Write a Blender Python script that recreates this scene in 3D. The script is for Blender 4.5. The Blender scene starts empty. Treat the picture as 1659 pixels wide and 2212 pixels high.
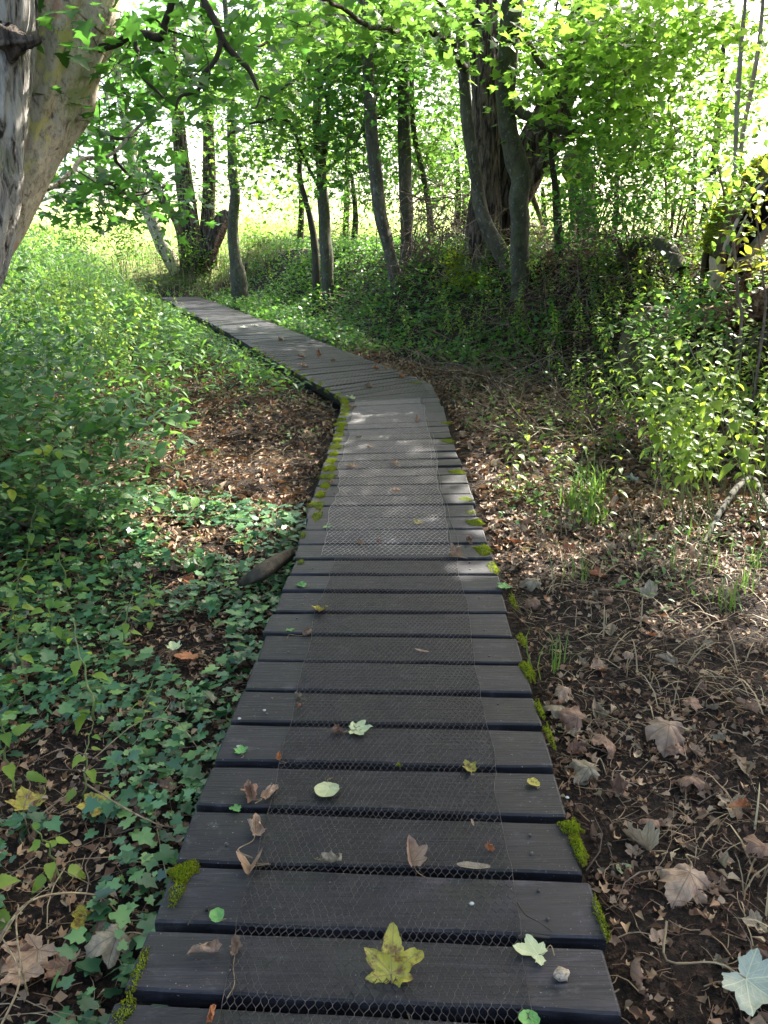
import bpy, math, random
import numpy as np
from mathutils import Vector
rng = np.random.default_rng(11)
random.seed(5)
R_ = math.radians
scene = bpy.context.scene
COL = scene.collection

# ------------------------------------------------------------------ camera measurements (used to read distances off the photograph)
FP, CX, CY, PITCH, CAMZ = 1700.0, 829.5, 1106.0, R_(18.9), 1.5
sp, cp = math.sin(PITCH), math.cos(PITCH)
def ray(px, py):
    a, b = (px-CX)/FP, -(py-CY)/FP
    return np.array([a, cp+b*sp, -sp+b*cp])
def at(px, py, Y):
    d = ray(px, py); t = Y/d[1]
    return np.array([0, 0, CAMZ])+d*t
def gr(px, py, z=0.0):
    d = ray(px, py); t = (z-CAMZ)/d[2]
    return np.array([0, 0, CAMZ])+d*t
def depth(p): return p[1]*cp-(p[2]-CAMZ)*sp
def project(P):
    P = np.atleast_2d(P); d = P[:, 1]*cp-(P[:, 2]-CAMZ)*sp
    up = P[:, 1]*sp+(P[:, 2]-CAMZ)*cp
    d = np.where(np.abs(d) < .01, .01, d)
    return CX+FP*P[:, 0]/d, CY-FP*up/d, d

# ------------------------------------------------------------------ vector noise
def _h(i, j, k, s):
    v = np.sin(i*127.1+j*311.7+k*74.7+s*53.3)*43758.5453
    return v-np.floor(v)
def vn(P, s=0.0):
    P = np.atleast_2d(P); I = np.floor(P); f = P-I; f = f*f*(3-2*f)
    r = 0
    for a in (0, 1):
        for b in (0, 1):
            for c in (0, 1):
                w = (f[:, 0] if a else 1-f[:, 0])*(f[:, 1] if b else 1-f[:, 1])*(f[:, 2] if c else 1-f[:, 2])
                r = r+w*_h(I[:, 0]+a, I[:, 1]+b, I[:, 2]+c, s)
    return r
def fbm(P, s=0, o=3):
    P = np.atleast_2d(P); r = 0; A = .5; t = 0
    for i in range(o):
        r = r+A*vn(P*2**i, s+i); t += A; A *= .5
    return r/t
def sstep(a, b, x):
    t = np.clip((x-a)/(b-a), 0, 1); return t*t*(3-2*t)

# ------------------------------------------------------------------ terrain
PAIRS = []   # boardwalk edges, left and right, world x y
def e0(y, side):  # first straight
    cx = .048+(y-3.68)*.0393
    return (cx+side*.525, y-side*.021)
A_L, A_R = gr(638, 1207), gr(1062, 1207)
Z_L, Z_R = gr(283, 2100), gr(1336, 2150)
Z_L = Z_L[:2]+(Z_L-A_L)[:2]*.62; Z_R = Z_R[:2]+(Z_R-A_R)[:2]*.62
B_L, B_R = gr(741, 868), gr(948, 858)
C_L, C_R = gr(737, 859), gr(928, 827)
PAIRS = [(Z_L, Z_R), (A_L[:2], A_R[:2]), (B_L[:2], B_R[:2]), (C_L[:2], C_R[:2]),
         ((-1.45, 10.6), (-.36, 11.12)), ((-3.0, 14.8), (-1.98, 15.3)), ((-4.75, 19.2), (-3.72, 19.6)), ((-6.5, 23.6), (-5.5, 24.1))]
PAIRS = [(np.array(a, float), np.array(b, float)) for a, b in PAIRS]
def seg_dist(x, y, pts):
    best = np.full(np.shape(x), 1e9); sgn = np.zeros(np.shape(x))
    for (x0, y0), (x1, y1) in zip(pts[:-1], pts[1:]):
        dx, dy = x1-x0, y1-y0; L = dx*dx+dy*dy
        t = np.clip(((x-x0)*dx+(y-y0)*dy)/L, 0, 1)
        d = np.hypot(x-x0-t*dx, y-y0-t*dy)
        s = np.sign((x-x0)*dy-(y-y0)*dx)
        m = d < best; best = np.where(m, d, best); sgn = np.where(m, s, sgn)
    return best*sgn      # positive on the right
FOOT = [(4.3, -8), (3.9, 2), (3.1, 5.2), (2.6, 7.6), (1.75, 9.6), (.75, 11.3), (-.6, 13.4), (-1.7, 17), (-3.1, 20.5), (-5.0, 24.6), (-7, 29)]
CENT = [tuple((a+b)/2) for a, b in PAIRS]; CENT[0] = (CENT[0][0]-.3, -8); CENT.append((-8, 27))
def terr(x, y):
    x = np.asarray(x, float); y = np.asarray(y, float)
    d = seg_dist(x, y, FOOT)
    h = 1.42*sstep(-.1, 2.0, d)-.35*sstep(5, 12, d)
    c = seg_dist(x, y, CENT)
    base = np.where(c > 0, -.10, -.17)-.05*np.exp(-(c/.45)**2)
    lft = np.clip(-c, 0, 99)
    h = h+.42*sstep(1.5, 5, lft)*sstep(6, 15, y)+np.where(d < .5, .5*sstep(1.2, 4, lft)*sstep(12, 22, y)+.95*sstep(23.7, 27, y)*(1-sstep(1.2, 4, lft)*.6), 0)
    P = np.stack([x.ravel(), y.ravel(), np.zeros(x.size)], 1)
    n = (fbm(P*.9, 3)-.5)*.16+(fbm(P*6, 9)-.5)*.045
    n = n.reshape(x.shape)*np.clip((np.abs(c)-.35)/.6, .12, 1)
    f = .05*np.clip(y-25, 0, 400)*sstep(25, 33, y)
    return base+h+n+f
def tz(x, y): return float(terr(np.array([x]), np.array([y]))[0])
def hit(px, py, far=60):
    d = ray(px, py); t = np.arange(1.0, far, .04)
    P = np.array([0, 0, CAMZ])+d*t[:, None]
    z = terr(P[:, 0], P[:, 1]); m = np.nonzero(P[:, 2] < z)[0]
    return P[m[0]] if len(m) else P[-1]

# ------------------------------------------------------------------ mesh building
class MB:
    def __init__(s): s.V = []; s.F = []; s.A = []; s.UV = []; s.M = []; s.n = 0
    def add(s, V, F, a=None, uv=None, mi=0):
        V = np.asarray(V, float); F = np.asarray(F, int)
        if not len(F): return
        s.V.append(V); s.F.append(F+s.n); s.n += len(V)
        if a is None: a = rng.random(len(F))
        s.A.append(np.broadcast_to(a, (len(F),)).astype(float))
        s.UV.append(np.zeros((len(V), 2)) if uv is None else uv)
        s.M.append(np.full(len(F), mi))
    def build(s, name, mats, parent=None, smooth=True, origin=None):
        me = bpy.data.meshes.new(name)
        V = np.concatenate(s.V)
        if origin is not None: V = V-np.asarray(origin)
        tot = np.concatenate([np.full(len(f), f.shape[1]) for f in s.F])
        loops = np.concatenate([f.ravel() for f in s.F])
        st = np.concatenate([[0], np.cumsum(tot)[:-1]])
        me.vertices.add(len(V)); me.vertices.foreach_set('co', V.ravel())
        me.loops.add(len(loops)); me.loops.foreach_set('vertex_index', loops)
        me.polygons.add(len(tot)); me.polygons.foreach_set('loop_start', st); me.polygons.foreach_set('loop_total', tot)
        me.polygons.foreach_set('use_smooth', np.full(len(tot), smooth))
        me.polygons.foreach_set('material_index', np.concatenate(s.M))
        at_ = me.attributes.new('rnd', 'FLOAT', 'FACE'); at_.data.foreach_set('value', np.concatenate(s.A))
        uvl = me.uv_layers.new(name='UVMap'); uvl.data.foreach_set('uv', np.concatenate(s.UV)[loops].ravel())
        me.update(calc_edges=True); me.validate()
        for m in (mats if isinstance(mats, (list, tuple)) else [mats]): me.materials.append(m)
        o = bpy.data.objects.new(name, me); COL.objects.link(o)
        if parent: o.parent = parent
        if origin is not None and parent is None: o.location = origin
        return o
def tag(o, label=None, cat=None, group=None, kind=None):
    if label: o['label'] = label
    if cat: o['category'] = cat
    if group: o['group'] = group
    if kind: o['kind'] = kind
    return o
def empty(name, loc, label=None, cat=None, group=None):
    o = bpy.data.objects.new(name, None); COL.objects.link(o); o.location = Vector(loc); o.empty_display_size = .1
    return tag(o, label, cat, group)

def tube(P, Rr, sides=8, disp=None, caps=True):
    """one smooth tube along P; disp(theta, s, centre) -> radial factor"""
    P = np.asarray(P, float); n = len(P)
    Rr = np.broadcast_to(np.asarray(Rr, float), (n,))
    T = np.gradient(P, axis=0); T /= np.linalg.norm(T, axis=1)[:, None]+1e-9
    ref = np.array([0., 1, 0]) if abs(T[0][1]) < .8 else np.array([1., 0, 0])
    a = np.cross(T[0], ref); a /= np.linalg.norm(a); fr = []
    for i in range(n):
        a = a-T[i]*a.dot(T[i]); a /= np.linalg.norm(a); fr.append(a.copy())
    Aa = np.array(fr); Bb = np.cross(T, Aa)
    th = np.arange(sides)/sides*2*math.pi
    dirs = Aa[:, None]*np.cos(th)[None, :, None]+Bb[:, None]*np.sin(th)[None, :, None]
    L = np.concatenate([[0], np.cumsum(np.linalg.norm(np.diff(P, axis=0), axis=1))])
    rad = np.repeat(Rr[:, None], sides, 1)
    if disp is not None:
        rad = rad+disp(np.repeat(th[None], n, 0), np.repeat(L[:, None], sides, 1), rad)
    V = (P[:, None]+dirs*rad[..., None]).reshape(-1, 3)
    uv = np.stack([np.repeat(th[None], n, 0).ravel()/6.283, np.repeat(L[:, None], sides, 1).ravel()], 1)
    i = np.arange(n-1)[:, None]; j = np.arange(sides)[None]; j2 = (j+1) % sides
    F = np.stack([i*sides+j, i*sides+j2, (i+1)*sides+j2, (i+1)*sides+j], -1).reshape(-1, 4)
    return V, F, uv
def capf(n, sides, base=0):
    out = []
    for ring in (0, n-1):
        b = base+ring*sides
        for k in range(1, sides-1): out.append((b, b+k, b+k+1))
    return np.array(out)
def btubes(P, Rr, sides=5):
    """many tubes at once: P (B,K,3), Rr (B,K)"""
    B, K, _ = P.shape
    T = np.gradient(P, axis=1); T /= np.linalg.norm(T, axis=2)[..., None]+1e-9
    ref = np.array([.31, .17, .93]); ref /= np.linalg.norm(ref)
    alt = np.array([.9, -.3, .1]); alt /= np.linalg.norm(alt)
    par = np.abs(T.mean(1) @ ref) > .9*np.linalg.norm(T.mean(1), axis=1)
    rf = np.where(par[:, None], alt, ref)[:, None, :]
    a = np.cross(T, rf); a /= np.linalg.norm(a, axis=2)[..., None]+1e-9
    b = np.cross(T, a)
    th = np.arange(sides)/sides*2*math.pi
    V = P[:, :, None]+(a[:, :, None]*np.cos(th)[:, None]+b[:, :, None]*np.sin(th)[:, None])*Rr[:, :, None, None]
    i = np.arange(K-1)[:, None]; j = np.arange(sides)[None]; j2 = (j+1) % sides
    F0 = np.stack([i*sides+j, i*sides+j2, (i+1)*sides+j2, (i+1)*sides+j], -1).reshape(-1, 4)
    F = (F0[None]+(np.arange(B)*K*sides)[:, None, None]).reshape(-1, 4)
    return V.reshape(-1, 3), F, np.repeat(rng.random(B), len(F0))
def inst(T, P, Rm, S, a=None):
    TV, TF = T; n = len(P)
    if n == 0: return np.zeros((0, 3)), np.zeros((0, TF.shape[1]), int), np.zeros(0)
    V = np.einsum('nij,kj->nki', Rm, TV)*np.asarray(S).reshape(-1, 1, 1)+P[:, None]
    F = (TF[None]+(np.arange(n)*len(TV))[:, None, None]).reshape(-1, TF.shape[1])
    if a is None: a = rng.random(n)
    return V.reshape(-1, 3), F, np.repeat(a, len(TF))
def rz(a):
    c, s, o, z = np.cos(a), np.sin(a), np.ones_like(a), np.zeros_like(a)
    return np.stack([np.stack([c, -s, z], -1), np.stack([s, c, z], -1), np.stack([z, z, o], -1)], -2)
def rx(a):
    c, s, o, z = np.cos(a), np.sin(a), np.ones_like(a), np.zeros_like(a)
    return np.stack([np.stack([o, z, z], -1), np.stack([z, c, -s], -1), np.stack([z, s, c], -1)], -2)
def rand_rot(n, tilt=.6):
    return rz(rng.random(n)*6.283) @ rx(rng.normal(0, tilt, n)) @ rz(rng.random(n)*6.283)

# ------------------------------------------------------------------ leaf shapes (unit size, stalk at the origin, tip towards +Y)
def fan(half, c=(0, .38), fold=.12, droop=.15):
    h = np.array(half, float); o = np.concatenate([h, (h*[-1, 1])[::-1][1:]])
    if abs(h[0][0]) < 1e-6: o = o[:-1]
    V = np.concatenate([[c], o]); z = np.abs(V[:, 0])*fold-droop*(V[:, 1]**2)
    z[0] = -fold*.1
    n = len(o); F = [(0, 1+(k+1) % n, 1+k) for k in range(n)]
    return np.column_stack([V, z]), np.array(F)
SYC = fan([(.02, 0), (.18, -.08), (.50, .0), (.31, .20), (.40, .28), (.62, .52), (.36, .50), (.23, .58), (.2, .74), (0, 1.0)], fold=.16, droop=.22)
SYC_LO = fan([(.03, 0), (.48, .02), (.3, .24), (.58, .52), (.22, .56), (0, 1.0)], fold=.15, droop=.25)
OVAL = fan([(0, 0), (.2, .2), (.27, .45), (.18, .75), (0, 1.0)], c=(0, .5), fold=.25, droop=.2)
OVAL_LO = fan([(0, 0), (.26, .35), (.19, .75), (0, 1)], c=(0, .5), fold=.25, droop=.2)
NARROW = fan([(0, 0), (.12, .3), (.1, .65), (0, 1)], c=(0, .5), fold=.25, droop=.35)
NETTLE = fan([(.0, 0), (.22, .03), (.31, .14), (.29, .2), (.35, .28), (.30, .35), (.32, .43), (.25, .5), (.25, .58), (.17, .67), (.15, .77), (.06, .86), (0, 1)], c=(0, .4), fold=.22, droop=.35)
IVY = fan([(.04, .05), (.22, -.1), (.34, .0), (.42, .22), (.26, .33), (.38, .55), (.16, .62), (0, .95)], c=(0, .3), fold=.1, droop=.1)
CRUMB = (np.array([[0, .35, .1], [.05, -.02, .1], [.34, .05, .3], [.26, .3, .05], [.45, .52, .35], [.1, .62, .0], [-.05, .95, .3], [-.22, .6, .2], [-.3, .34, .45], [-.16, .08, .1]]), np.array([[0, k+1, (k+1) % 9+1] for k in range(9)]))
CRUMB3 = (np.array([[0, 0, 0], [.16, .1, .15], [.05, .5, .05], [.2, .6, .3], [.06, 1, .1], [-.12, .55, .22], [-.2, .2, .3]]), np.array([[0, 1, 2], [0, 2, 6], [1, 3, 2], [2, 3, 4], [2, 4, 5], [2, 5, 6]]))
CRUMB2 = fan([(.0, 0), (.22, .2), (.3, .45), (.1, .8), (0, 1.0)], c=(0, .45), fold=.9, droop=.3)
BLADE = (np.array([[-.02, 0, 0], [.02, 0, 0], [-.017, .3, .3], [.017, .3, .3], [-.012, .65, .42], [.012, .65, .42], [0, 1, .35]]), np.array([[0, 1, 3], [0, 3, 2], [2, 3, 5], [2, 5, 4], [4, 5, 6]]))

# ------------------------------------------------------------------ materials
def newmat(name):
    m = bpy.data.materials.new(name); m.use_nodes = True; nt = m.node_tree; nt.nodes.clear()
    return m, nt, nt.nodes.new('ShaderNodeOutputMaterial')
def ramp(nt, fac, cols, interp='LINEAR'):
    r = nt.nodes.new('ShaderNodeValToRGB'); cr = r.color_ramp; cr.interpolation = interp
    while len(cr.elements) < len(cols): cr.elements.new(.5)
    for e, (p, c) in zip(cr.elements, cols): e.position = p; e.color = (*c, 1)
    nt.links.new(fac, r.inputs[0]); return r.outputs[0]
def tex(nt, scale, detail=3, vec=None, rough=.55, dist=0, kind='NOISE'):
    t = nt.nodes.new('ShaderNodeTexNoise' if kind == 'NOISE' else 'ShaderNodeTexVoronoi')
    t.inputs['Scale'].default_value = scale
    if kind == 'NOISE':
        t.inputs['Detail'].default_value = detail; t.inputs['Roughness'].default_value = rough; t.inputs['Distortion'].default_value = dist
    if vec is not None: nt.links.new(vec, t.inputs['Vector'])
    return t
def posn(nt, scale=(1, 1, 1), rot=(0, 0, 0), obj=False, uv=False):
    if uv or obj:
        g = nt.nodes.new('ShaderNodeTexCoord'); src = g.outputs['UV' if uv else 'Object']
    else:
        g = nt.nodes.new('ShaderNodeNewGeometry'); src = g.outputs['Position']
    mp = nt.nodes.new('ShaderNodeMapping'); mp.inputs['Scale'].default_value = scale; mp.inputs['Rotation'].default_value = rot
    nt.links.new(src, mp.inputs[0]); return mp.outputs[0]
def mixc(nt, fac, a, b, mode='MIX'):
    m = nt.nodes.new('ShaderNodeMix'); m.data_type = 'RGBA'; m.blend_type = mode
    for s, v in ((m.inputs[0], fac), (m.inputs[6], a), (m.inputs[7], b)):
        if isinstance(v, (int, float)): s.default_value = v
        elif isinstance(v, tuple): s.default_value = (*v, 1)
        else: nt.links.new(v, s)
    return m.outputs[2]
def math_(nt, op, a, b=None, c=None, clamp=False):
    m = nt.nodes.new('ShaderNodeMath'); m.operation = op; m.use_clamp = clamp
    for s, v in zip(m.inputs, (a, b, c)):
        if v is None: continue
        if isinstance(v, (int, float)): s.default_value = v
        else: nt.links.new(v, s)
    return m.outputs[0]
def rng_(nt, v, a, b, c=0, d=1):
    m = nt.nodes.new('ShaderNodeMapRange'); nt.links.new(v, m.inputs[0])
    for k, x in zip((1, 2, 3, 4), (a, b, c, d)): m.inputs[k].default_value = x
    return m.outputs[0]
def bump(nt, h, strength=.5, dist=.01):
    b = nt.nodes.new('ShaderNodeBump'); b.inputs['Strength'].default_value = strength; b.inputs['Distance'].default_value = dist
    nt.links.new(h, b.inputs['Height']); return b.outputs[0]
def pbsdf(nt, col, rough=.6, nrm=None, spec=.5, metal=0):
    p = nt.nodes.new('ShaderNodeBsdfPrincipled')
    for k, v in (('Base Color', col), ('Roughness', rough), ('Metallic', metal), ('Specular IOR Level', spec)):
        if isinstance(v, (int, float)): p.inputs[k].default_value = v
        elif isinstance(v, tuple): p.inputs[k].default_value = (*v, 1)
        else: nt.links.new(v, p.inputs[k])
    if nrm is not None: nt.links.new(nrm, p.inputs['Normal'])
    return p.outputs[0]
def rnd(nt):
    a = nt.nodes.new('ShaderNodeAttribute'); a.attribute_name = 'rnd'; return a.outputs['Fac']
def leafmat(name, cols, trans, tf=.45, rough=.45, spec=.4):
    m, nt, out = newmat(name); r = rnd(nt)
    n = len(cols); c = ramp(nt, r, [(i/(max(n-1, 1)), k) for i, k in enumerate(cols)])
    v = tex(nt, 9, 2, posn(nt)).outputs[0]
    c2 = mixc(nt, .35, c, ramp(nt, v, [(.3, (.6, .6, .6)), (.7, (1.3, 1.3, 1.2))]), 'MULTIPLY')
    nz = bump(nt, tex(nt, 60, 2, posn(nt)).outputs[0], .25, .004)
    b = pbsdf(nt, c2, rough, nz, spec)
    t = nt.nodes.new('ShaderNodeBsdfTranslucent'); tc = mixc(nt, .75, c2, trans)
    nt.links.new(tc, t.inputs[0])
    mx = nt.nodes.new('ShaderNodeMixShader'); mx.inputs[0].default_value = tf
    nt.links.new(b, mx.inputs[1]); nt.links.new(t.outputs[0], mx.inputs[2]); nt.links.new(mx.outputs[0], out.inputs[0])
    return m
M = {}
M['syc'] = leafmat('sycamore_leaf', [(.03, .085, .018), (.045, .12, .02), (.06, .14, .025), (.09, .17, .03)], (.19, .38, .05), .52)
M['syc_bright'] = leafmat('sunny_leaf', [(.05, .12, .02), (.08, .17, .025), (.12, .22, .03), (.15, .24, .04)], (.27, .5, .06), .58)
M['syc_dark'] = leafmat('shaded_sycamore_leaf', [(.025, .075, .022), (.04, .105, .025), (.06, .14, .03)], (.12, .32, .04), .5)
M['shrub'] = leafmat('shrub_leaf', [(.045, .12, .035), (.08, .17, .05), (.12, .22, .08), (.15, .26, .06)], (.1, .28, .03), .35, .38)
M['nettle'] = leafmat('nettle_leaf', [(.06, .14, .02), (.1, .2, .025), (.16, .25, .03), (.22, .3, .045)], (.44, .62, .06), .5)
M['under'] = leafmat('undergrowth_leaf', [(.03, .1, .025), (.05, .14, .035), (.08, .19, .04), (.12, .24, .045)], (.24, .48, .06), .45)
M['cover'] = leafmat('ground_cover_leaf', [(.03, .09, .02), (.045, .13, .03), (.07, .16, .035), (.1, .18, .04)], (.2, .45, .05), .42)
M['ivy'] = leafmat('ivy_leaf', [(.012, .045, .018), (.024, .085, .03), (.04, .12, .045), (.07, .17, .055), (.15, .26, .07)], (.06, .2, .03), .18, .36, .5)
M['grass'] = leafmat('grass_blade', [(.05, .12, .02), (.08, .16, .03), (.14, .2, .05)], (.2, .36, .05), .4)
M['hay'] = leafmat('meadow_grass', [(.24, .34, .08), (.36, .42, .14), (.28, .38, .1)], (.4, .5, .15), .4)
M['straw'] = leafmat('dry_stalk', [(.16, .11, .06), (.3, .22, .12), (.1, .06, .03), (.36, .3, .17)], (.3, .22, .1), .1, .6)
M['litter'] = leafmat('leaf_litter', [(.04, .02, .01), (.12, .06, .032), (.26, .15, .085), (.36, .25, .15), (.07, .035, .02), (.42, .32, .21)], (.3, .15, .06), .12, .6, .3)
M['humus'] = leafmat('dark_crumb', [(.012, .007, .005), (.03, .016, .01), (.07, .04, .025)], (.1, .05, .02), .05, .7, .25)
M['moss'] = leafmat('bright_moss', [(.07, .11, .008), (.2, .27, .015), (.32, .38, .03), (.13, .11, .025)], (.4, .5, .03), .38, .9, .05)
M['yellow'] = leafmat('yellow_leaflet', [(.3, .33, .03), (.2, .3, .03), (.38, .36, .05)], (.5, .5, .05), .4)
M['stem_green'] = leafmat('green_stem', [(.14, .2, .06), (.2, .24, .08), (.1, .1, .05)], (.2, .3, .05), .2)

def barkmat(name, cols, sc=6, stretch=.25, bmp=.6, dist=.03, lichen=None, rough=.85, plates=False, uv=False):
    m, nt, out = newmat(name); v = posn(nt, (1, 1, stretch))
    t = tex(nt, sc, 6, v, .65, .6).outputs[0]
    c = ramp(nt, t, cols)
    big = tex(nt, 1.6, 3, posn(nt)).outputs[0]
    c = mixc(nt, .6, c, ramp(nt, big, [(.3, (.65, .65, .65)), (.7, (1.25, 1.2, 1.15))]), 'MULTIPLY')
    h = t
    if plates:
        w = nt.nodes.new('ShaderNodeTexVoronoi'); w.feature = 'DISTANCE_TO_EDGE'; w.inputs['Scale'].default_value = sc*1.9
        nd = tex(nt, 5, 3, posn(nt)); vv = nt.nodes.new('ShaderNodeVectorMath'); vv.operation = 'MULTIPLY_ADD'
        nt.links.new(nd.outputs[1], vv.inputs[0]); vv.inputs[1].default_value = (.16, .16, .16); nt.links.new(posn(nt, (1, 1, .7)), vv.inputs[2])
        nt.links.new(vv.outputs[0], w.inputs['Vector'])
        brk = tex(nt, 7, 4, posn(nt), .7).outputs[0]
        e = rng_(nt, w.outputs[0], 0, .045); e2 = math_(nt, 'MAXIMUM', e, rng_(nt, brk, .64, .57, 0, 1), clamp=True)
        w2 = nt.nodes.new('ShaderNodeTexVoronoi'); w2.inputs['Scale'].default_value = sc*.9; nt.links.new(vv.outputs[0], w2.inputs['Vector'])
        sx = nt.nodes.new('ShaderNodeSeparateColor'); nt.links.new(w2.outputs['Color'], sx.inputs[0])
        c = mixc(nt, .8, c, ramp(nt, sx.outputs[0], [(0, (.86, .85, .84)), (.5, (1, 1, 1)), (1, (1.15, 1.1, 1.05))]), 'MULTIPLY')
        c = mixc(nt, e2, (.14, .1, .075), c)
        fs = tex(nt, 30, 5, posn(nt, (1, 1, .5)), .75).outputs[0]; c = mixc(nt, .8, c, ramp(nt, fs, [(.36, (.4, .36, .33)), (.5, (.95, .95, .95)), (.7, (1.2, 1.2, 1.2))]), 'MULTIPLY')
        t = math_(nt, 'ADD', t, fs)
        h = math_(nt, 'ADD', math_(nt, 'MULTIPLY', t, .35), e2)
    if lichen:
        l = tex(nt, 4.5, 5, posn(nt), .7).outputs[0]
        for k, (lo, hi, col, s) in enumerate(lichen):
            l = tex(nt, s, 5, posn(nt, (1, 1, .7), (k*.7, k, 0)), .7).outputs[0]
            c = mixc(nt, rng_(nt, l, lo, hi), c, col)
    nt.links.new(pbsdf(nt, c, rough, bump(nt, h, bmp, dist), .25), out.inputs[0]); return m
M['bark_smooth'] = barkmat('smooth_grey_bark', [(.3, (.035, .032, .024)), (.55, (.085, .078, .06)), (.8, (.14, .13, .1))], 9, .5, .5, .01, [(.56, .64, (.19, .19, .16), 14), (.6, .7, (.1, .12, .03), 5)])
M['bark_lichen'] = barkmat('lichen_bark', [(.3, (.03, .03, .02)), (.6, (.075, .074, .055)), (.8, (.12, .118, .09))], 12, .6, .6, .015, [(.6, .66, (.22, .23, .19), 26), (.55, .65, (.06, .07, .02), 7)])
M['bark_rough'] = barkmat('fissured_bark', [(.4, (.01, .007, .005)), (.47, (.05, .035, .026)), (.6, (.15, .115, .09)), (.75, (.25, .2, .16))], 17, .2, 1, .06, [(.6, .7, (.07, .08, .02), 2.5)])
M['bark_dark'] = barkmat('dark_bark', [(.3, (.02, .018, .012)), (.6, (.06, .05, .035)), (.8, (.1, .085, .06))], 14, .3, .7, .02)
M['bark_grey'] = barkmat('grey_furrowed_bark', [(.36, (.02, .016, .014)), (.43, (.2, .175, .155)), (.55, (.42, .39, .36)), (.75, (.55, .52, .49))], 20, .17, 1, .05, [(.64, .72, (.2, .24, .1), 3)])
M['bark_plane'] = barkmat('flaking_tan_bark', [(.33, (.16, .12, .09)), (.42, (.55, .46, .36)), (.75, (.72, .64, .5))], 11, .6, .75, .02,
                          [(.56, .62, (.62, .55, .22), 2.4), (.57, .63, (.55, .3, .2), 3.1), (.6, .68, (.34, .36, .17), 2.0), (.57, .66, (.5, .44, .4), 4)], plates=True)
M['bark_spotted'] = barkmat('pale_spotted_bark', [(.3, (.2, .18, .14)), (.6, (.42, .38, .28)), (.8, (.5, .46, .36))], 5, .8, .4, .02, [(.54, .57, (.05, .035, .025), 7), (.56, .66, (.42, .36, .14), 2)])
M['rotten'] = barkmat('rotten_wood', [(.36, (.03, .012, .008)), (.48, (.13, .06, .035)), (.62, (.3, .19, .12)), (.8, (.48, .38, .28))], 16, 1.5, 1, .05)
M['pale_wood'] = barkmat('bare_pale_wood', [(.3, (.3, .22, .15)), (.6, (.5, .42, .32)), (.8, (.6, .54, .44))], 5, .3, .5, .01)
M['hollow_dark'] = barkmat('hollow_dark_wood', [(.3, (.004, .003, .003)), (.7, (.02, .015, .012))], 8, .5, .8, .02)  # near-black wood on the inner faces of the hollow trunk
M['mossy_bark'] = barkmat('mossy_bark', [(.3, (.03, .022, .015)), (.55, (.09, .07, .04)), (.8, (.14, .12, .06))], 9, .8, .8, .03, [(.54, .64, (.13, .17, .02), 4)])
M['twig'] = barkmat('twig', [(.3, (.05, .035, .025)), (.6, (.16, .12, .09)), (.8, (.26, .22, .17))], 20, 1, .4, .004)
M['sapling'] = barkmat('pale_sapling_bark', [(.3, (.2, .17, .13)), (.7, (.42, .38, .33))], 14, .4, .3, .005)

def woodmat():
    m, nt, out = newmat('weathered_plank')
    oi = nt.nodes.new('ShaderNodeObjectInfo')
    g = nt.nodes.new('ShaderNodeNewGeometry')
    va = nt.nodes.new('ShaderNodeVectorMath'); va.operation = 'MULTIPLY_ADD'; cmb = nt.nodes.new('ShaderNodeCombineXYZ')
    nt.links.new(oi.outputs['Random'], cmb.inputs[0]); nt.links.new(oi.outputs['Random'], cmb.inputs[2])
    nt.links.new(cmb.outputs[0], va.inputs[0]); va.inputs[1].default_value = (37, 0, 53); nt.links.new(g.outputs['Position'], va.inputs[2])
    def mp(s):
        q = nt.nodes.new('ShaderNodeMapping'); q.inputs['Scale'].default_value = s; nt.links.new(va.outputs[0], q.inputs[0]); return q.outputs[0]
    grain = tex(nt, 1, 6, mp((2.2, 42, 42)), .62, 2.2).outputs[0]
    fine = tex(nt, 1, 4, mp((12, 260, 100)), .7).outputs[0]
    blot = tex(nt, 1, 6, mp((6, 10, 5)), .75, .8).outputs[0]
    dust = tex(nt, 1, 6, mp((16, 26, 10)), .75).outputs[0]
    c = ramp(nt, grain, [(.25, (.004, .004, .0052)), (.5, (.011, .0103, .0128)), (.75, (.027, .025, .029))])
    c = mixc(nt, .5, c, ramp(nt, fine, [(.3, (.7, .7, .7)), (.7, (1.3, 1.3, 1.3))]), 'MULTIPLY')
    c = mixc(nt, .7, c, ramp(nt, blot, [(.36, (.35, .35, .4)), (.5, (.9, .88, .9)), (.6, (2.0, 1.9, 1.9)), (.7, (3.4, 3.1, 3.0))]), 'MULTIPLY')
    per = rng_(nt, oi.outputs['Random'], 0, 1, .65, 1.6)
    hsv = nt.nodes.new('ShaderNodeHueSaturation'); nt.links.new(c, hsv.inputs['Color']); nt.links.new(per, hsv.inputs['Value']); c = hsv.outputs[0]
    c = mixc(nt, rng_(nt, dust, .56, .74, 0, .45), c, (.11, .103, .1))
    ck = tex(nt, 1, 3, mp((1.1, 22, 8)), .5, .3).outputs[0]; ck = rng_(nt, math_(nt, 'ABSOLUTE', math_(nt, 'SUBTRACT', ck, .56)), .001, .004, 1, 0)
    c = mixc(nt, math_(nt, 'MULTIPLY', ck, .85), c, (.004, .004, .004))
    gm = tex(nt, 1, 4, mp((4, 5, 5)), .6).outputs[0]
    c = mixc(nt, rng_(nt, gm, .52, .75, 0, .35), c, (.028, .036, .016))
    spk = tex(nt, 1, 2, mp((150, 150, 150)), .5).outputs[0]
    c = mixc(nt, rng_(nt, spk, .71, .74, 0, .7), c, (.25, .24, .22))
    h = math_(nt, 'ADD', grain, math_(nt, 'MULTIPLY', fine, .5))
    rg = rng_(nt, blot, .3, .7, .5, .72)
    nt.links.new(pbsdf(nt, c, rg, bump(nt, h, .7, .004), .36), out.inputs[0]); return m
M['wood'] = woodmat()
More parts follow.
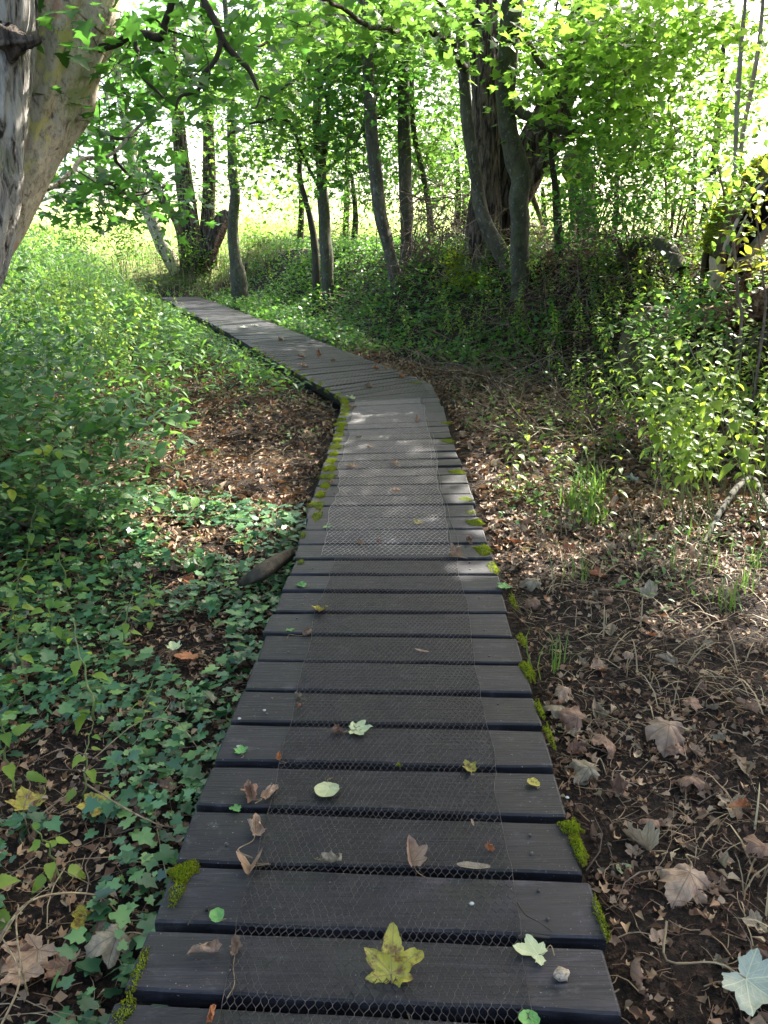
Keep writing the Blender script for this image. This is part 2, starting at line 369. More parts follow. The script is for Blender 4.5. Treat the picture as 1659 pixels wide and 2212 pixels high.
def metal(name, c1, c2, rough, met):
    m, nt, out = newmat(name); c = ramp(nt, tex(nt, 40, 3, posn(nt)).outputs[0], [(.35, c1), (.65, c2)])
    nt.links.new(pbsdf(nt, c, rough, None, .5, met), out.inputs[0]); return m
M['wire_old'] = metal('weathered_wire', (.014, .012, .012), (.085, .075, .07), .36, .5)
M['wire_new'] = metal('galvanised_wire', (.2, .185, .18), (.46, .43, .42), .4, .5)
def groundmat():
    m, nt, out = newmat('woodland_soil'); P = posn(nt)
    a = tex(nt, 3, 6, P, .7).outputs[0]; b = tex(nt, 38, 5, P, .75).outputs[0]
    c = ramp(nt, b, [(.38, (.004, .003, .002)), (.52, (.014, .009, .006)), (.62, (.04, .024, .016)), (.78, (.13, .085, .055))])
    c = mixc(nt, .6, c, ramp(nt, a, [(.3, (.55, .5, .5)), (.7, (1.4, 1.3, 1.2))]), 'MULTIPLY')
    g = nt.nodes.new('ShaderNodeNewGeometry'); s = nt.nodes.new('ShaderNodeSeparateXYZ'); nt.links.new(g.outputs['Position'], s.inputs[0])
    f1 = rng_(nt, math_(nt, 'ADD', s.outputs[1], math_(nt, 'MULTIPLY', a, 3)), 26, 30)
    mea = ramp(nt, tex(nt, 2.2, 5, P, .7).outputs[0], [(.3, (.26, .34, .08)), (.7, (.42, .46, .16))])
    c = mixc(nt, f1, c, mea)
    nt.links.new(pbsdf(nt, c, .9, bump(nt, b, .8, .02), .2), out.inputs[0]); return m
M['soil'] = groundmat()
def fallen(name, base, alt, vein, rough=.6, tf=.15, spot=None):
    """dead or dying leaf with radiating veins in its own UV space"""
    m, nt, out = newmat(name); tc = nt.nodes.new('ShaderNodeTexCoord'); s = nt.nodes.new('ShaderNodeSeparateXYZ'); nt.links.new(tc.outputs['UV'], s.inputs[0])
    u = math_(nt, 'SUBTRACT', s.outputs[0], .5); v = math_(nt, 'SUBTRACT', s.outputs[1], .5)
    vn_ = None
    for ang in (0, 50, -50, 105, -105):
        ca, sa = math.cos(R_(ang)), math.sin(R_(ang))
        al = math_(nt, 'ADD', math_(nt, 'MULTIPLY', v, ca), math_(nt, 'MULTIPLY', u, sa))
        pe = math_(nt, 'ABSOLUTE', math_(nt, 'SUBTRACT', math_(nt, 'MULTIPLY', u, ca), math_(nt, 'MULTIPLY', v, sa)))
        on = math_(nt, 'MULTIPLY', math_(nt, 'GREATER_THAN', al, 0), rng_(nt, pe, .009, .003))
        # side veins
        sv = math_(nt, 'FRACT', math_(nt, 'MULTIPLY', math_(nt, 'SUBTRACT', al, pe), 11))
        on2 = math_(nt, 'MULTIPLY', math_(nt, 'MULTIPLY', math_(nt, 'GREATER_THAN', al, .02), rng_(nt, pe, .14, .10)), rng_(nt, math_(nt, 'ABSOLUTE', math_(nt, 'SUBTRACT', sv, .5)), .08, .03, 0, .45))
        o = math_(nt, 'MAXIMUM', on, on2); vn_ = o if vn_ is None else math_(nt, 'MAXIMUM', vn_, o)
    oi = nt.nodes.new('ShaderNodeObjectInfo')
    ob = tex(nt, 6, 4, tc.outputs['UV'], .7); ob.noise_dimensions = '4D'; nt.links.new(math_(nt, 'MULTIPLY', oi.outputs['Random'], 20), ob.inputs['W'])
    c = ramp(nt, ob.outputs[0], [(.35, base), (.65, alt)])
    if spot: c = mixc(nt, rng_(nt, tex(nt, 6, 5, tc.outputs['UV'], .75).outputs[0], .5, .6), c, spot)
    per = rng_(nt, oi.outputs['Random'], 0, 1, .65, 1.15)
    hsv = nt.nodes.new('ShaderNodeHueSaturation'); nt.links.new(c, hsv.inputs['Color']); nt.links.new(per, hsv.inputs['Value']); c = hsv.outputs[0]
    c = mixc(nt, math_(nt, 'MULTIPLY', vn_, .75), c, vein)
    b = pbsdf(nt, c, rough, bump(nt, math_(nt, 'ADD', math_(nt, 'MULTIPLY', vn_, -.6), ob.outputs[0]), .6, .003), .35)
    t = nt.nodes.new('ShaderNodeBsdfTranslucent'); nt.links.new(c, t.inputs[0])
    mx = nt.nodes.new('ShaderNodeMixShader'); mx.inputs[0].default_value = tf
    nt.links.new(b, mx.inputs[1]); nt.links.new(t.outputs[0], mx.inputs[2]); nt.links.new(mx.outputs[0], out.inputs[0]); return m
M['f_tan'] = fallen('dry_tan_leaf', (.24, .15, .095), (.4, .28, .185), (.14, .08, .05))
M['f_brown'] = fallen('dry_brown_leaf', (.14, .07, .045), (.27, .16, .1), (.08, .04, .025))
M['f_grey'] = fallen('grey_green_dry_leaf', (.17, .135, .085), (.32, .26, .175), (.1, .08, .05))
M['f_yellow'] = fallen('yellow_dying_leaf', (.3, .3, .04), (.5, .42, .07), (.26, .2, .08), .5, .25, (.17, .085, .035))
M['f_pale'] = fallen('pale_green_leaf', (.4, .45, .22), (.52, .56, .32), (.6, .62, .4), .5, .25)
M['f_silver'] = fallen('silvery_leaf_underside', (.36, .4, .31), (.46, .5, .4), (.55, .56, .36), .6, .2)
M['f_green'] = fallen('fresh_green_leaf', (.08, .22, .05), (.14, .32, .08), (.2, .38, .15), .45, .25)
M['f_rust'] = fallen('rusty_leaf', (.3, .1, .04), (.42, .18, .07), (.15, .05, .03))
M['stone'] = barkmat('pale_pebble', [(.35, (.16, .12, .08)), (.6, (.42, .36, .27))], 90, 1, .9, .006)
M['shell'] = barkmat('white_shell', [(.3, (.3, .29, .26)), (.7, (.5, .5, .47))], 60, 1, .2, .002)

# ------------------------------------------------------------------ world, sun, camera
SUN_EL, SUN_AZ = R_(41), R_(42)       # azimuth measured from +Y towards +X
S = np.array([math.sin(SUN_AZ)*math.cos(SUN_EL), math.cos(SUN_AZ)*math.cos(SUN_EL), math.sin(SUN_EL)])
w = bpy.data.worlds.new('World'); scene.world = w; w.use_nodes = True
nt = w.node_tree; nt.nodes.clear(); wo = nt.nodes.new('ShaderNodeOutputWorld'); bg = nt.nodes.new('ShaderNodeBackground')
sk = nt.nodes.new('ShaderNodeTexSky'); sk.sky_type = 'NISHITA'; sk.sun_disc = False; sk.sun_elevation = SUN_EL; sk.sun_rotation = SUN_AZ
sk.dust_density = 5; sk.air_density = .8; sk.ozone_density = .2
nt.links.new(sk.outputs[0], bg.inputs[0]); bg.inputs[1].default_value = .15; nt.links.new(bg.outputs[0], wo.inputs[0])
sl = bpy.data.lights.new('sun', 'SUN'); sl.energy = 4.5; sl.angle = R_(.53); sl.color = (1, .95, .86)
so = bpy.data.objects.new('sun', sl); COL.objects.link(so); so.rotation_euler = Vector(S).to_track_quat('Z', 'Y').to_euler(); so.location = (8, 8, 12)
cam = bpy.data.cameras.new('camera'); co = bpy.data.objects.new('camera', cam); COL.objects.link(co); scene.camera = co
co.location = (0, 0, CAMZ); co.rotation_euler = (math.pi/2-PITCH, 0, 0)
cam.sensor_fit = 'VERTICAL'; cam.sensor_height = 36; cam.lens = 36*FP/2212; cam.clip_start = .05; cam.clip_end = 2000
scene.view_settings.view_transform = 'Standard'; scene.view_settings.look = 'None'; scene.view_settings.exposure = 2.45; scene.view_settings.gamma = 1
cy = scene.cycles
cy.use_denoising = True; cy.max_bounces = 7; cy.diffuse_bounces = 4; cy.transmission_bounces = 5; cy.glossy_bounces = 2
cy.use_adaptive_sampling = True; cy.adaptive_threshold = .02; cy.sample_clamp_indirect = 6; cy.caustics_reflective = False; cy.caustics_refractive = False
# ------------------------------------------------------------------ ground
def axis(fine_lo, fine_hi, step, out_lo, out_hi, gro=1.12):
    a = list(np.arange(fine_lo, fine_hi, step)); s = step
    while a[-1] < out_hi: s *= gro; a.append(a[-1]+s)
    s = step; b = [a[0]]
    while b[-1] > out_lo: s *= gro; b.append(b[-1]-s)
    return np.array(b[:0:-1]+a)
gx = axis(-4, 5, .07, -260, 260); gy = axis(-1, 12, .07, -60, 420)
X, Y = np.meshgrid(gx, gy); Z = terr(X, Y)
nx, ny = len(gx), len(gy); i = np.arange(ny-1)[:, None]; j = np.arange(nx-1)[None]
mb = MB(); mb.add(np.stack([X.ravel(), Y.ravel(), Z.ravel()], 1), np.stack([i*nx+j, i*nx+j+1, (i+1)*nx+j+1, (i+1)*nx+j], -1).reshape(-1, 4), .5)
tag(mb.build('ground', M['soil']), kind='structure')

# ------------------------------------------------------------------ boardwalk
walk = empty('boardwalk', (0, 0, 0), 'winding timber boardwalk of dark weathered planks topped with chicken wire', 'boardwalk')
cs = [0]
for (a0, b0), (a1, b1) in zip(PAIRS[:-1], PAIRS[1:]):
    cs.append(cs[-1]+np.linalg.norm((a1+b1)/2-(a0+b0)/2))
def edge(s, v=None):
    s = min(max(s, 0), cs[-1]-1e-4); k = max(i for i in range(len(cs)-1) if cs[i] <= s)
    t = (s-cs[k])/(cs[k+1]-cs[k]); (a0, b0), (a1, b1) = PAIRS[k], PAIRS[k+1]
    A, B = a0+(a1-a0)*t, b0+(b1-b0)*t
    return (A, B) if v is None else A+(B-A)*v
def plank(mb, s0, s1, thick=.042, seed=0):
    A0, B0 = edge(s0); A1, B1 = edge(s1); r = random.Random(seed)
    ex0, ex1 = r.uniform(-.008, .012), r.uniform(-.008, .012)
    n = 14; V = []
    dz = r.uniform(-.003, .003); roll = r.uniform(-.004, .004); tw = r.uniform(-.004, .004); c = .005
    w_ = np.linalg.norm((A1+B1)/2-(A0+B0)/2); cv = c/w_
    sec = [(0, -c), (cv, 0), (.25, .0006), (.5, .0012), (.75, .0006), (1-cv, 0), (1, -c), (1, -thick), (0, -thick)]
    us = np.concatenate([[0, .006], np.linspace(.03, .97, n-4), [.994, 1]])
    for u in us:
        uu = u+(-ex0*(1-u)+ex1*u)
        P0 = A0+(B0-A0)*uu; P1 = A1+(B1-A1)*uu
        wob = .0022*math.sin(u*9+seed)+.0015*math.sin(u*23+seed*2.1); endr = .004 if u in (0, 1) else 0
        for (v, z) in sec:
            p = P0+(P1-P0)*v+(P1-P0)/w_*wob*(1 if v < .5 else -.6)
            V.append((p[0], p[1], dz+z*1.0+roll*(v-.5)*2+tw*(u-.5)*2*(v-.5)*2-(endr if z > -.01 else 0)))
    K = len(sec); N = len(us); F = []
    for a in range(N-1):
        for b in range(K): F.append((a*K+b, (a+1)*K+b, (a+1)*K+(b+1) % K, a*K+(b+1) % K))
    mb.add(V, F, r.random())
    for a in (0, N-1):
        q = [(a*K, a*K+k, a*K+k+1) for k in range(1, K-1)]
        base = [tuple(x) for x in q] if a else [tuple(reversed(x)) for x in q]
        mb.F.append(np.array(base)+mb.n-N*K); mb.A.append(np.full(len(q), .5)); mb.M.append(np.zeros(len(q), int))
# the gaps between boards seen in the photograph: near edge rows (displayed pixels)
rows = [2178, 2014, 1876, 1757, 1655, 1567, 1494, 1430, 1374, 1322, 1278, 1241, 1208]
mid0 = (PAIRS[0][0]+PAIRS[0][1])/2
st = [cs[1]*(gr(830, r)[1]-mid0[1])/(3.66-mid0[1]) for r in rows]; st[-1] = cs[1]
lead = [st[0]-.19*k for k in range(8, 0, -1) if st[0]-.19*k > 0]
stn = lead+st
while stn[-1] < cs[2]-.1: stn.append(stn[-1]+.208+random.uniform(-.006, .006))
stn[-1] = cs[2]
stn += [cs[2]+(cs[3]-cs[2])*k/2 for k in (1, 2)]
while stn[-1] < cs[-1]-.25: stn.append(stn[-1]+.2+random.uniform(-.006, .006))
bulk = MB()
for k in range(len(stn)-1):
    s0, s1 = stn[k], stn[k+1]; gap = .028 if s0 < 2.4 else .025 if s0 < 4.2 else .022
    if cs[2]-.01 <= s0 < cs[3]: gap = .01
    if k < 100:
        m1 = MB(); plank(m1, s0+gap/2, s1-gap/2, seed=k); pk = m1.build('plank', M['wood'], walk, smooth=False)
        if k < 34 and random.random() < .75:
            for v in (.115, .885):
                for sf in (.3, .7):
                    if random.random() < .35: continue
                    c = edge(s0+(s1-s0)*sf+random.uniform(-.01, .01), v+random.uniform(-.008, .008)); th = np.arange(10)*.6283; r_ = .0042
                    V = [(c[0], c[1], .0042)]+[(c[0]+math.cos(a)*r_, c[1]+math.sin(a)*r_, .0036) for a in th]+[(c[0]+math.cos(a)*r_, c[1]+math.sin(a)*r_, -.004) for a in th]
                    F = [(0, 1+q, 1+(q+1) % 10) for q in range(10)]; m2 = MB(); m2.add(V, F); m2.F.append(np.array([(1+q, 11+q, 11+(q+1) % 10, 1+(q+1) % 10) for q in range(10)])); m2.A.append(np.zeros(10)); m2.M.append(np.zeros(10, int)); m2.build('screw_head', M['wire_old'], pk)
    else: plank(bulk, s0+gap/2, s1-gap/2, seed=k)
tag(bulk.build('planking', M['wood'], walk, smooth=False), kind='stuff')
for v in (.12, .88):
    ss = np.concatenate([np.arange(0, cs[-1]-.1, .4)]); P = np.array([edge(s, v) for s in ss]); n = len(P)
    T = np.gradient(P, axis=0); T /= np.linalg.norm(T, axis=1)[:, None]; Nn = np.stack([T[:, 1], -T[:, 0]], 1)*.035
    V = []
    for p, q in zip(P, Nn):
        for sx, z in ((-1, -.046), (1, -.046), (1, -.16), (-1, -.16)): V.append((p[0]+q[0]*sx, p[1]+q[1]*sx, z))
    F = [(a*4+b, (a+1)*4+b, (a+1)*4+(b+1) % 4, a*4+(b+1) % 4) for a in range(n-1) for b in range(4)]+[(3, 2, 1, 0)]
    m1 = MB(); m1.add(V, F); m1.build('bearer', M['wood'], walk, smooth=False)

# chicken wire: real hexagonal netting laid over the boards
def wire(name, s0, s1, v0, v1, cell, mat, r, zoff=.004, wave=.003, sides=3, seed=1, ragged=0):
    L = s1-s0; wid = .9*(v1-v0)+.1
    W = 1.02*(v1-v0); nc = max(2, round(W/cell)); cw = W/nc; rh = cell*.98; nr = int(L/rh)
    E = []
    # rows: zig-zag wires running across, joined by short twisted ties along the walk
    def pt(i, j):   # i in half-cells across, j half-rows
        return (i*cw/2, j*rh)
    tie = .34
    for j in range(nr):
        off = j % 2
        for i in range(off, 2*nc+1, 2):
            # tie from j to j+tie at column i
            a = (i*cw/2, j*rh); b = (i*cw/2, (j+tie)*rh); E.append((a, b))
            for d in (-1, 1):
                if 0 <= i+d <= 2*nc: E.append((b, ((i+d)*cw/2, (j+1)*rh)))
    for side in (0, 2*nc):
        for j in range(nr): E.append(((side*cw/2, j*rh), (side*cw/2, (j+1)*rh)))
    E = np.array(E)                    # (n,2,2)
    fl = E.reshape(-1, 2); q = np.column_stack([fl, np.zeros(len(fl))])
    jx = (vn(q*25, seed)-.5)*cell*.34+(vn(q*3, seed+4)-.5)*cell*1.6+(vn(q*9, seed+6)-.5)*cell*.8; jy = (vn(q*25, seed+2)-.5)*cell*.34
    z = zoff+wave*fbm(q*7, seed+3)*2+r
    kk = np.searchsorted(cs, np.clip(s0+fl[:, 1]+jy, 0, cs[-1]-1e-3), side='right')-1
    s = np.clip(s0+fl[:, 1]+jy, 0, cs[-1]-1e-3); csn = np.array(cs); t = (s-csn[kk])/(csn[kk+1]-csn[kk])
    PA = np.array([a for a, b in PAIRS]); PB = np.array([b for a, b in PAIRS])
    Ae = PA[kk]+(PA[kk+1]-PA[kk])*t[:, None]; Be = PB[kk]+(PB[kk+1]-PB[kk])*t[:, None]
    v = v0+(v1-v0)*fl[:, 0]/W+jx/1.05
    XY = Ae+(Be-Ae)*v[:, None]
    P = np.column_stack([XY, z]).reshape(-1, 2, 3)
    V, F, A = btubes(P, np.full(P.shape[:2], r), sides)
    m1 = MB(); m1.add(V, F, A); return m1.build(name, mat, walk)
sj = st[-1]
tag(wire('wire_netting', .35, sj+.0,   .19, .83, .0185, M['wire_old'], .00085, seed=1), 'dark rusted hexagonal netting on the nearer planks')
tag(wire('wire_netting', sj+.02, cs[2]-.02, .13, .81, .028, M['wire_new'], .0009, .006, .004, seed=2), 'bright galvanised netting over the middle planks')
tag(wire('wire_netting', cs[2]+.05, 13.6, .06, .93, .045, M['wire_old'], .0009, .006, .003, seed=3), 'netting on the bend of the boardwalk')
# loose selvedge wire at the side of the bright netting
for v in (.83, .80):
    n = 60; ss = np.linspace(sj+.02, cs[2]-.05, n); P = []
    for k, s in enumerate(ss):
        p = edge(s, v+.012*math.sin(s*3+v*40)+.006*math.sin(s*11)); P.append((p[0], p[1], .009+.003*math.sin(s*17)))
    V, F, uv = tube(P, .0013, 4); m1 = MB(); m1.add(V, F); m1.build('selvedge_wire', M['wire_old'], walk)

# moss on the plank ends
def moss(cx, cy, rx_, ry_, n, hang=0):
    n = int(n*1.9); m1 = MB(); a = rng.random(n)*6.283; rr = np.sqrt(rng.random(n))
    P = np.column_stack([cx+np.cos(a)*rr*rx_*(.35+1.1*vn(np.column_stack([np.cos(a)*1.6, np.sin(a)*1.6, a*0+cx*9]))), cy+np.sin(a)*rr*ry_*(.5+.9*vn(np.column_stack([np.cos(a)*2.3, np.sin(a)*2.3, a*0+cy*7]))), np.full(n, .001)])
    P[:, 2] += .018*(1-rr)*rng.random(n)*(.3+fbm(P*60, 2))
    if hang: P[:, 2] -= hang*rng.random(n)*(rr > .6)
    V, F, A = inst((np.array([[-.28, 0, 0], [.28, 0, 0], [0, .2, 1.], [0, -.35, .55]]), np.array([[0, 1, 2], [1, 0, 3], [0, 2, 3]])), P, rand_rot(n, .7), rng.uniform(.003, .007, n))
    d_ = np.repeat(rr, len(A)//n); A = np.clip(np.where((d_ > .75) & (A > .3), 1.0, A*.8), 0, 1); m1.add(V, F, A); m1.build('moss_patch', M['moss'], walk)
for s in np.arange(sj+.35, cs[2], .208):            # long mossy strip along the outer edge of the middle boards
    p = edge(s+.1, .045+random.uniform(-.01, .015)); g = min(1, (s-sj)/1.2)
    if random.random() < .94: moss(p[0], p[1], random.uniform(.03, .06)*(.6+.6*g), random.uniform(.07, .1), int(random.uniform(300, 560)*(.4+g)))
for s in np.arange(cs[2]+.1, 13, .3):
    p = edge(s, .02); moss(p[0], p[1], .05, .16, 380, .03)
for px, py, a, b, n in [(968, 915, .06, .05, 260), (970, 953, .07, .06, 340), (990, 1020, .07, .06, 420), (1008, 1080, .05, .05, 220), (1018, 1108, .04, .03, 100), (1030, 1130, .06, .07, 560), (1047, 1188, .055, .075, 600),
                     (1068, 1228, .03, .08, 260), (1110, 1300, .018, .09, 160), (1130, 1385, .02, .06, 200), (1143, 1450, .03, .08, 520), (1168, 1535, .015, .07, 180), (1188, 1590, .014, .08, 180),
                     (1236, 1790, .035, .035, 420), (1252, 1835, .02, .07, 420), (1298, 1985, .012, .07, 170), (400, 1885, .04, .035, 600), (385, 1925, .02, .05, 180), (655, 1157, .02, .05, 120), (678, 1090, .04, .06, 240), (300, 2105, .012, .07, 160), (270, 2190, .02, .05, 130),
                     (650, 1215, .02, .03, 60), (900, 828, .09, .05, 240), (860, 1655, .01, .006, 30)]:
    g = gr(px, py); moss(g[0], g[1], a, b, n)

# ------------------------------------------------------------------ openings shaped in the added canopy to let sun reach chosen ground
def wpoly(pts, z=0): return np.array([gr(a, b, z)[:2] for a, b in pts])
LIT = [wpoly([(640, 1215), (1100, 1250), (1140, 1120), (1110, 960), (1010, 850), (930, 812), (700, 830), (690, 950)]),
       wpoly([(600, 1160), (660, 1060), (700, 900), (600, 800), (480, 740), (400, 660), (200, 600), (20, 640), (60, 820), (180, 960), (330, 1040), (470, 1120)]),
       wpoly([(500, 745), (650, 780), (640, 730), (480, 680), (420, 660)]),
       np.array([(1.1, 4.9), (2.0, 3.7), (4.6, 3.6), (5, 9.6), (2.0, 9.8), (1.1, 7.6)])]
def inpoly(P, poly):
    x, y = P[:, 0], P[:, 1]; r = np.zeros(len(P), bool); n = len(poly)
    for k in range(n):
        x0, y0 = poly[k]; x1, y1 = poly[(k+1) % n]
        c = ((y0 > y) != (y1 > y)) & (x < (x1-x0)*(y-y0)/(y1-y0+1e-12)+x0); r ^= c
    return r
def lit(P, z0=0):
    G = P[:, :2]-S[None, :2]*((P[:, 2]-z0)/S[2])[:, None]
    q = np.column_stack([G, np.zeros(len(G))]); q[:, :2] += (fbm(q*2.2, 7)[:, None]-.5)*.5
    r = np.zeros(len(P), bool)
    for p in LIT: r |= inpoly(q[:, :2], p)
    thr = fbm(np.column_stack([G*1.7, np.zeros(len(G))]), 21)
    holes = vn(np.column_stack([G*3.2, np.zeros(len(G))]), 5) > .87
    q2 = q[:, :2]+S[None, :2]*(.8/S[2]); r |= inpoly(q2, LIT[3]) | inpoly(q[:, :2]+S[None, :2]*(.45/S[2]), LIT[1])
    deep = G[:, 1] > 10.8
    on = np.abs(seg_dist(G[:, 0], G[:, 1], CENT)) < .62
    return ((r & (thr < .62)) | (deep & (thr < .53)) | (holes & (G[:, 1] > 4))) & ~(on & (thr > .36))
# ------------------------------------------------------------------ trees
def bez(pts, n):
    """smooth resampling of a polyline (Catmull-Rom)"""
    P = np.asarray(pts, float); P = np.concatenate([[2*P[0]-P[1]], P, [2*P[-1]-P[-2]]]); out = []
    segs = len(P)-3; per = max(2, n//segs)
    for k in range(segs):
        p0, p1, p2, p3 = P[k:k+4]
        for t in np.linspace(0, 1, per, endpoint=False):
            out.append(.5*((2*p1)+(-p0+p2)*t+(2*p0-5*p1+4*p2-p3)*t*t+(-p0+3*p1-3*p2+p3)*t**3))
    out.append(P[-2]); return np.array(out)
def pstem(pl, Y, n=40, dY=0, flare=0, up=0, sink=.12, root=True):
    """stem measured in the photograph: (px, py, width px) from bottom to top at distance Y; 'up' metres are added above the frame"""
    pts = []
    for k, (a, b, w_) in enumerate(pl):
        y = Y+dY*k/(len(pl)-1); p = at(a, b, y); pts.append([*p, w_/2*depth(p)/FP])
    pts = np.array(pts)
    if up:
        d = pts[-1, :3]-pts[-2, :3]; d /= np.linalg.norm(d); d = d*.6+np.array([0, 0, .4]); d /= np.linalg.norm(d)
        pts = np.concatenate([pts, [[*(pts[-1, :3]+d*up*.5), pts[-1, 3]*.75], [*(pts[-1, :3]+d*up+np.array([.1, 0, .1])), pts[-1, 3]*.35]]])
    g = tz(pts[0, 0], pts[0, 1])
    if root and pts[0, 2] > g-.02:
        b = pts[0].copy(); b[2] = min(g-sink, b[2]-sink); b[3] *= 1+flare; pts = np.concatenate([[b], pts])
    q = bez(pts, n); return q[:, :3], np.maximum(q[:, 3], .002)
def disp_smooth(s=0, amp=.05):
    def f(th, L, r):
        p = np.column_stack([np.cos(th).ravel()*1.2+s, np.sin(th).ravel()*1.2, L.ravel()*1.6]); return ((fbm(p, s)-.5)*2*amp).reshape(th.shape)*r/.12*.12/.12*.9
    return f
def disp_rough(s=0, amp=.08, fr=9, kn=0):
    def f(th, L, r):
        c, q, l = np.cos(th).ravel(), np.sin(th).ravel(), L.ravel()
        a = 1-np.abs(2*fbm(np.column_stack([c*fr*.45+s, q*fr*.45, l*.9]), s, 4)-1)
        b = fbm(np.column_stack([c*1.3+s, q*1.3, l*1.1]), s+3)-.5
        k = 0
        if kn: k = kn*np.clip(vn(np.column_stack([c*2+s, q*2, l*2.2]), s+8)-.62, 0, 1)*2.5
        return ((a-.6)*amp*1.6+b*amp*3.2+k).reshape(th.shape)*r
    return f
TREE_NODES = []
class Tree:
    def __init__(s, name, label, cat, base, group=None):
        s.root = empty(name, base, label, cat, group); s.base = np.array(base, float)
        s.N = []; s.R = []; s.P = []; s.tubes = []; s.clump = []
    def stem(s, P, Rr, mat, sides=14, disp=None, pname='trunk', nodes=True, frm=.3):
        V, F, uv = tube(P, Rr, sides, disp); m1 = MB(); m1.add(V, F, uv=uv)
        c = capf(len(P), sides); m1.F.append(c); m1.A.append(np.full(len(c), .5)); m1.M.append(np.zeros(len(c), int))
        o = m1.build(pname, mat, s.root, origin=s.base)
        if nodes:
            k0 = int(len(P)*frm)
            for p in P[k0::2]: s.N.append(p); s.P.append(-1); s.R.append(0)
        return o
    def grow(s, targets, wig=.1, sag=0):
        T = np.asarray(targets, float)
        if not len(T): return
        base = np.array(s.N); d = np.array([np.min(np.linalg.norm(base-t, axis=1)) for t in T]); order = np.argsort(d)
        N = np.array(s.N); K = 5
        for t in T[order]:
            dd = np.linalg.norm(N-t, axis=1); k = int(np.argmin(dd)); a = N[k]; L = dd[k]
            u = np.linspace(0, 1, K)[:, None]; P = a+(t-a)*u
            off = rng.normal(0, wig*L, (2, 3)); P += np.sin(u*math.pi)*off[0]+np.sin(u*2*math.pi)*off[1]*.5; P[:, 2] += np.sin(u[:, 0]*math.pi)*L*sag
            idx = len(N); par = [k]+[idx+m for m in range(K-2)]
            N = np.concatenate([N, P[1:]]); s.P += par; s.R += [0]*(K-1); s.tubes.append((k, idx, K-1)); s.clump.append(P[-1])
            s.tip = idx+K-2
        s.N = list(N)
    def wood(s, mat, r0=.004, ex=.42, name='branches', cap=.09, sides=5):
        n = len(s.N); cnt = np.zeros(n)
        for k, i0, m in s.tubes: cnt[i0+m-1] += 1
        for i in range(n-1, -1, -1):
            if s.P[i] >= 0: cnt[s.P[i]] += cnt[i]
        N = np.array(s.N); r = np.minimum(r0*np.maximum(cnt, 1)**ex, cap); P = []; Rr = []
        for k, i0, m in s.tubes:
            ids = list(range(i0, i0+m)); a = r[i0]; rr = np.concatenate([[a*1.1], r[ids]]); 
            # taper towards the tip
            P.append(np.concatenate([N[k][None], N[ids]])); Rr.append(rr*np.linspace(1.0, .75, m+1))
        if not P: return
        V, F, A = btubes(np.array(P), np.array(Rr), sides); m1 = MB(); m1.add(V, F, A); m1.build(name, mat, s.root, origin=s.base)
    def leaves(s, mat, per=30, spread=.3, size=(.09, .14), T=SYC_LO, tilt=.55, keep=None, name='crown', extra=None, flat=.6):
        C = np.array(s.clump) if extra is None else np.asarray(extra)
        if not len(C): return
        n = rng.poisson(per, len(C)); P = np.repeat(C, n, 0)+rng.normal(0, 1, (n.sum(), 3))*[spread, spread, spread*flat]
        if keep is not None: P = P[keep(P)]
        m = len(P); a = np.clip(rng.normal(.45, .28, m)+(vn(P*.9, 2)-.5)*.8, 0, 1)
        Rm = rand_rot(m, tilt); Sz = rng.uniform(*size, m)
        V, F, A = inst(T, P, Rm, Sz, a); m1 = MB(); m1.add(V, F, A); m1.build(name, mat, s.root, origin=s.base)
def blob(px, py, rx_, ry_, Yc, Yr, n):
    """random points in a volume given by its outline in the photograph and a range of distances"""
    out = []
    while len(out) < n:
        a, b, c = rng.uniform(-1, 1, 3)
        if a*a+b*b > 1: continue
        Yy = Yc+c*Yr; p = at(px+a*rx_, py+b*ry_, Yy)
        if p[2] > tz(p[0], p[1])+.15: out.append(p)
    return np.array(out)
def canopy(n, xr, yr, zr, glit=True):
    """leaf clusters high above the frame, chosen by where their shade falls"""
    out = []
    while len(out) < n:
        g = np.array([rng.uniform(*xr), rng.uniform(*yr)]); z = rng.uniform(*zr)
        for _ in range(4):
            p = np.array([g[0]+S[0]*z/S[2], g[1]+S[1]*z/S[2], z]); lim = CAMZ+max(p[1], 0)*.2512+.75
            if z < lim: z = lim+rng.uniform(0, 1.5)
        if not lit(p[None])[0]: out.append(p)
    return np.array(out)
unlit = lambda P: ~lit(P)
def below_ok(P):   # high leaves stay above the view and out of the sunlit gaps
    return (~lit(P)) & (P[:, 2] > CAMZ+np.maximum(P[:, 1], 0)*.2512+.2)

# --- the big two-stemmed tree beside the path
t1 = Tree('sycamore_tree', 'old two-stemmed tree, one stem grey and furrowed, one tan and flaking', 'tree', (-4.3, 6.0, tz(-4.3, 6.0)))
P, Rr = pstem([(-150, 880, 150), (-110, 700, 128), (-62, 540, 132), (-42, 420, 136), (-32, 300, 140), (-26, 180, 150), (-22, 60, 158), (-18, -60, 170)], 5.6, 220, up=3)
sd = t1.stem(P, Rr, M['bark_grey'], 120, disp_rough(2, .11, 20, .3), frm=.55); tag(sd, 'grey deeply furrowed stem')
P, Rr = pstem([(-190, 900, 130), (-150, 740, 112), (-95, 620, 104), (-28, 520, 112), (8, 430, 124), (36, 350, 138), (62, 270, 150), (84, 190, 160), (112, 110, 172), (140, 20, 184), (160, -80, 190)], 6.2, 220, up=3)
sd = t1.stem(P, Rr, M['bark_plane'], 120, disp_rough(5, .1, 7, .55), frm=.4); tag(sd, 'tan flaking stem with yellow and pink patches')
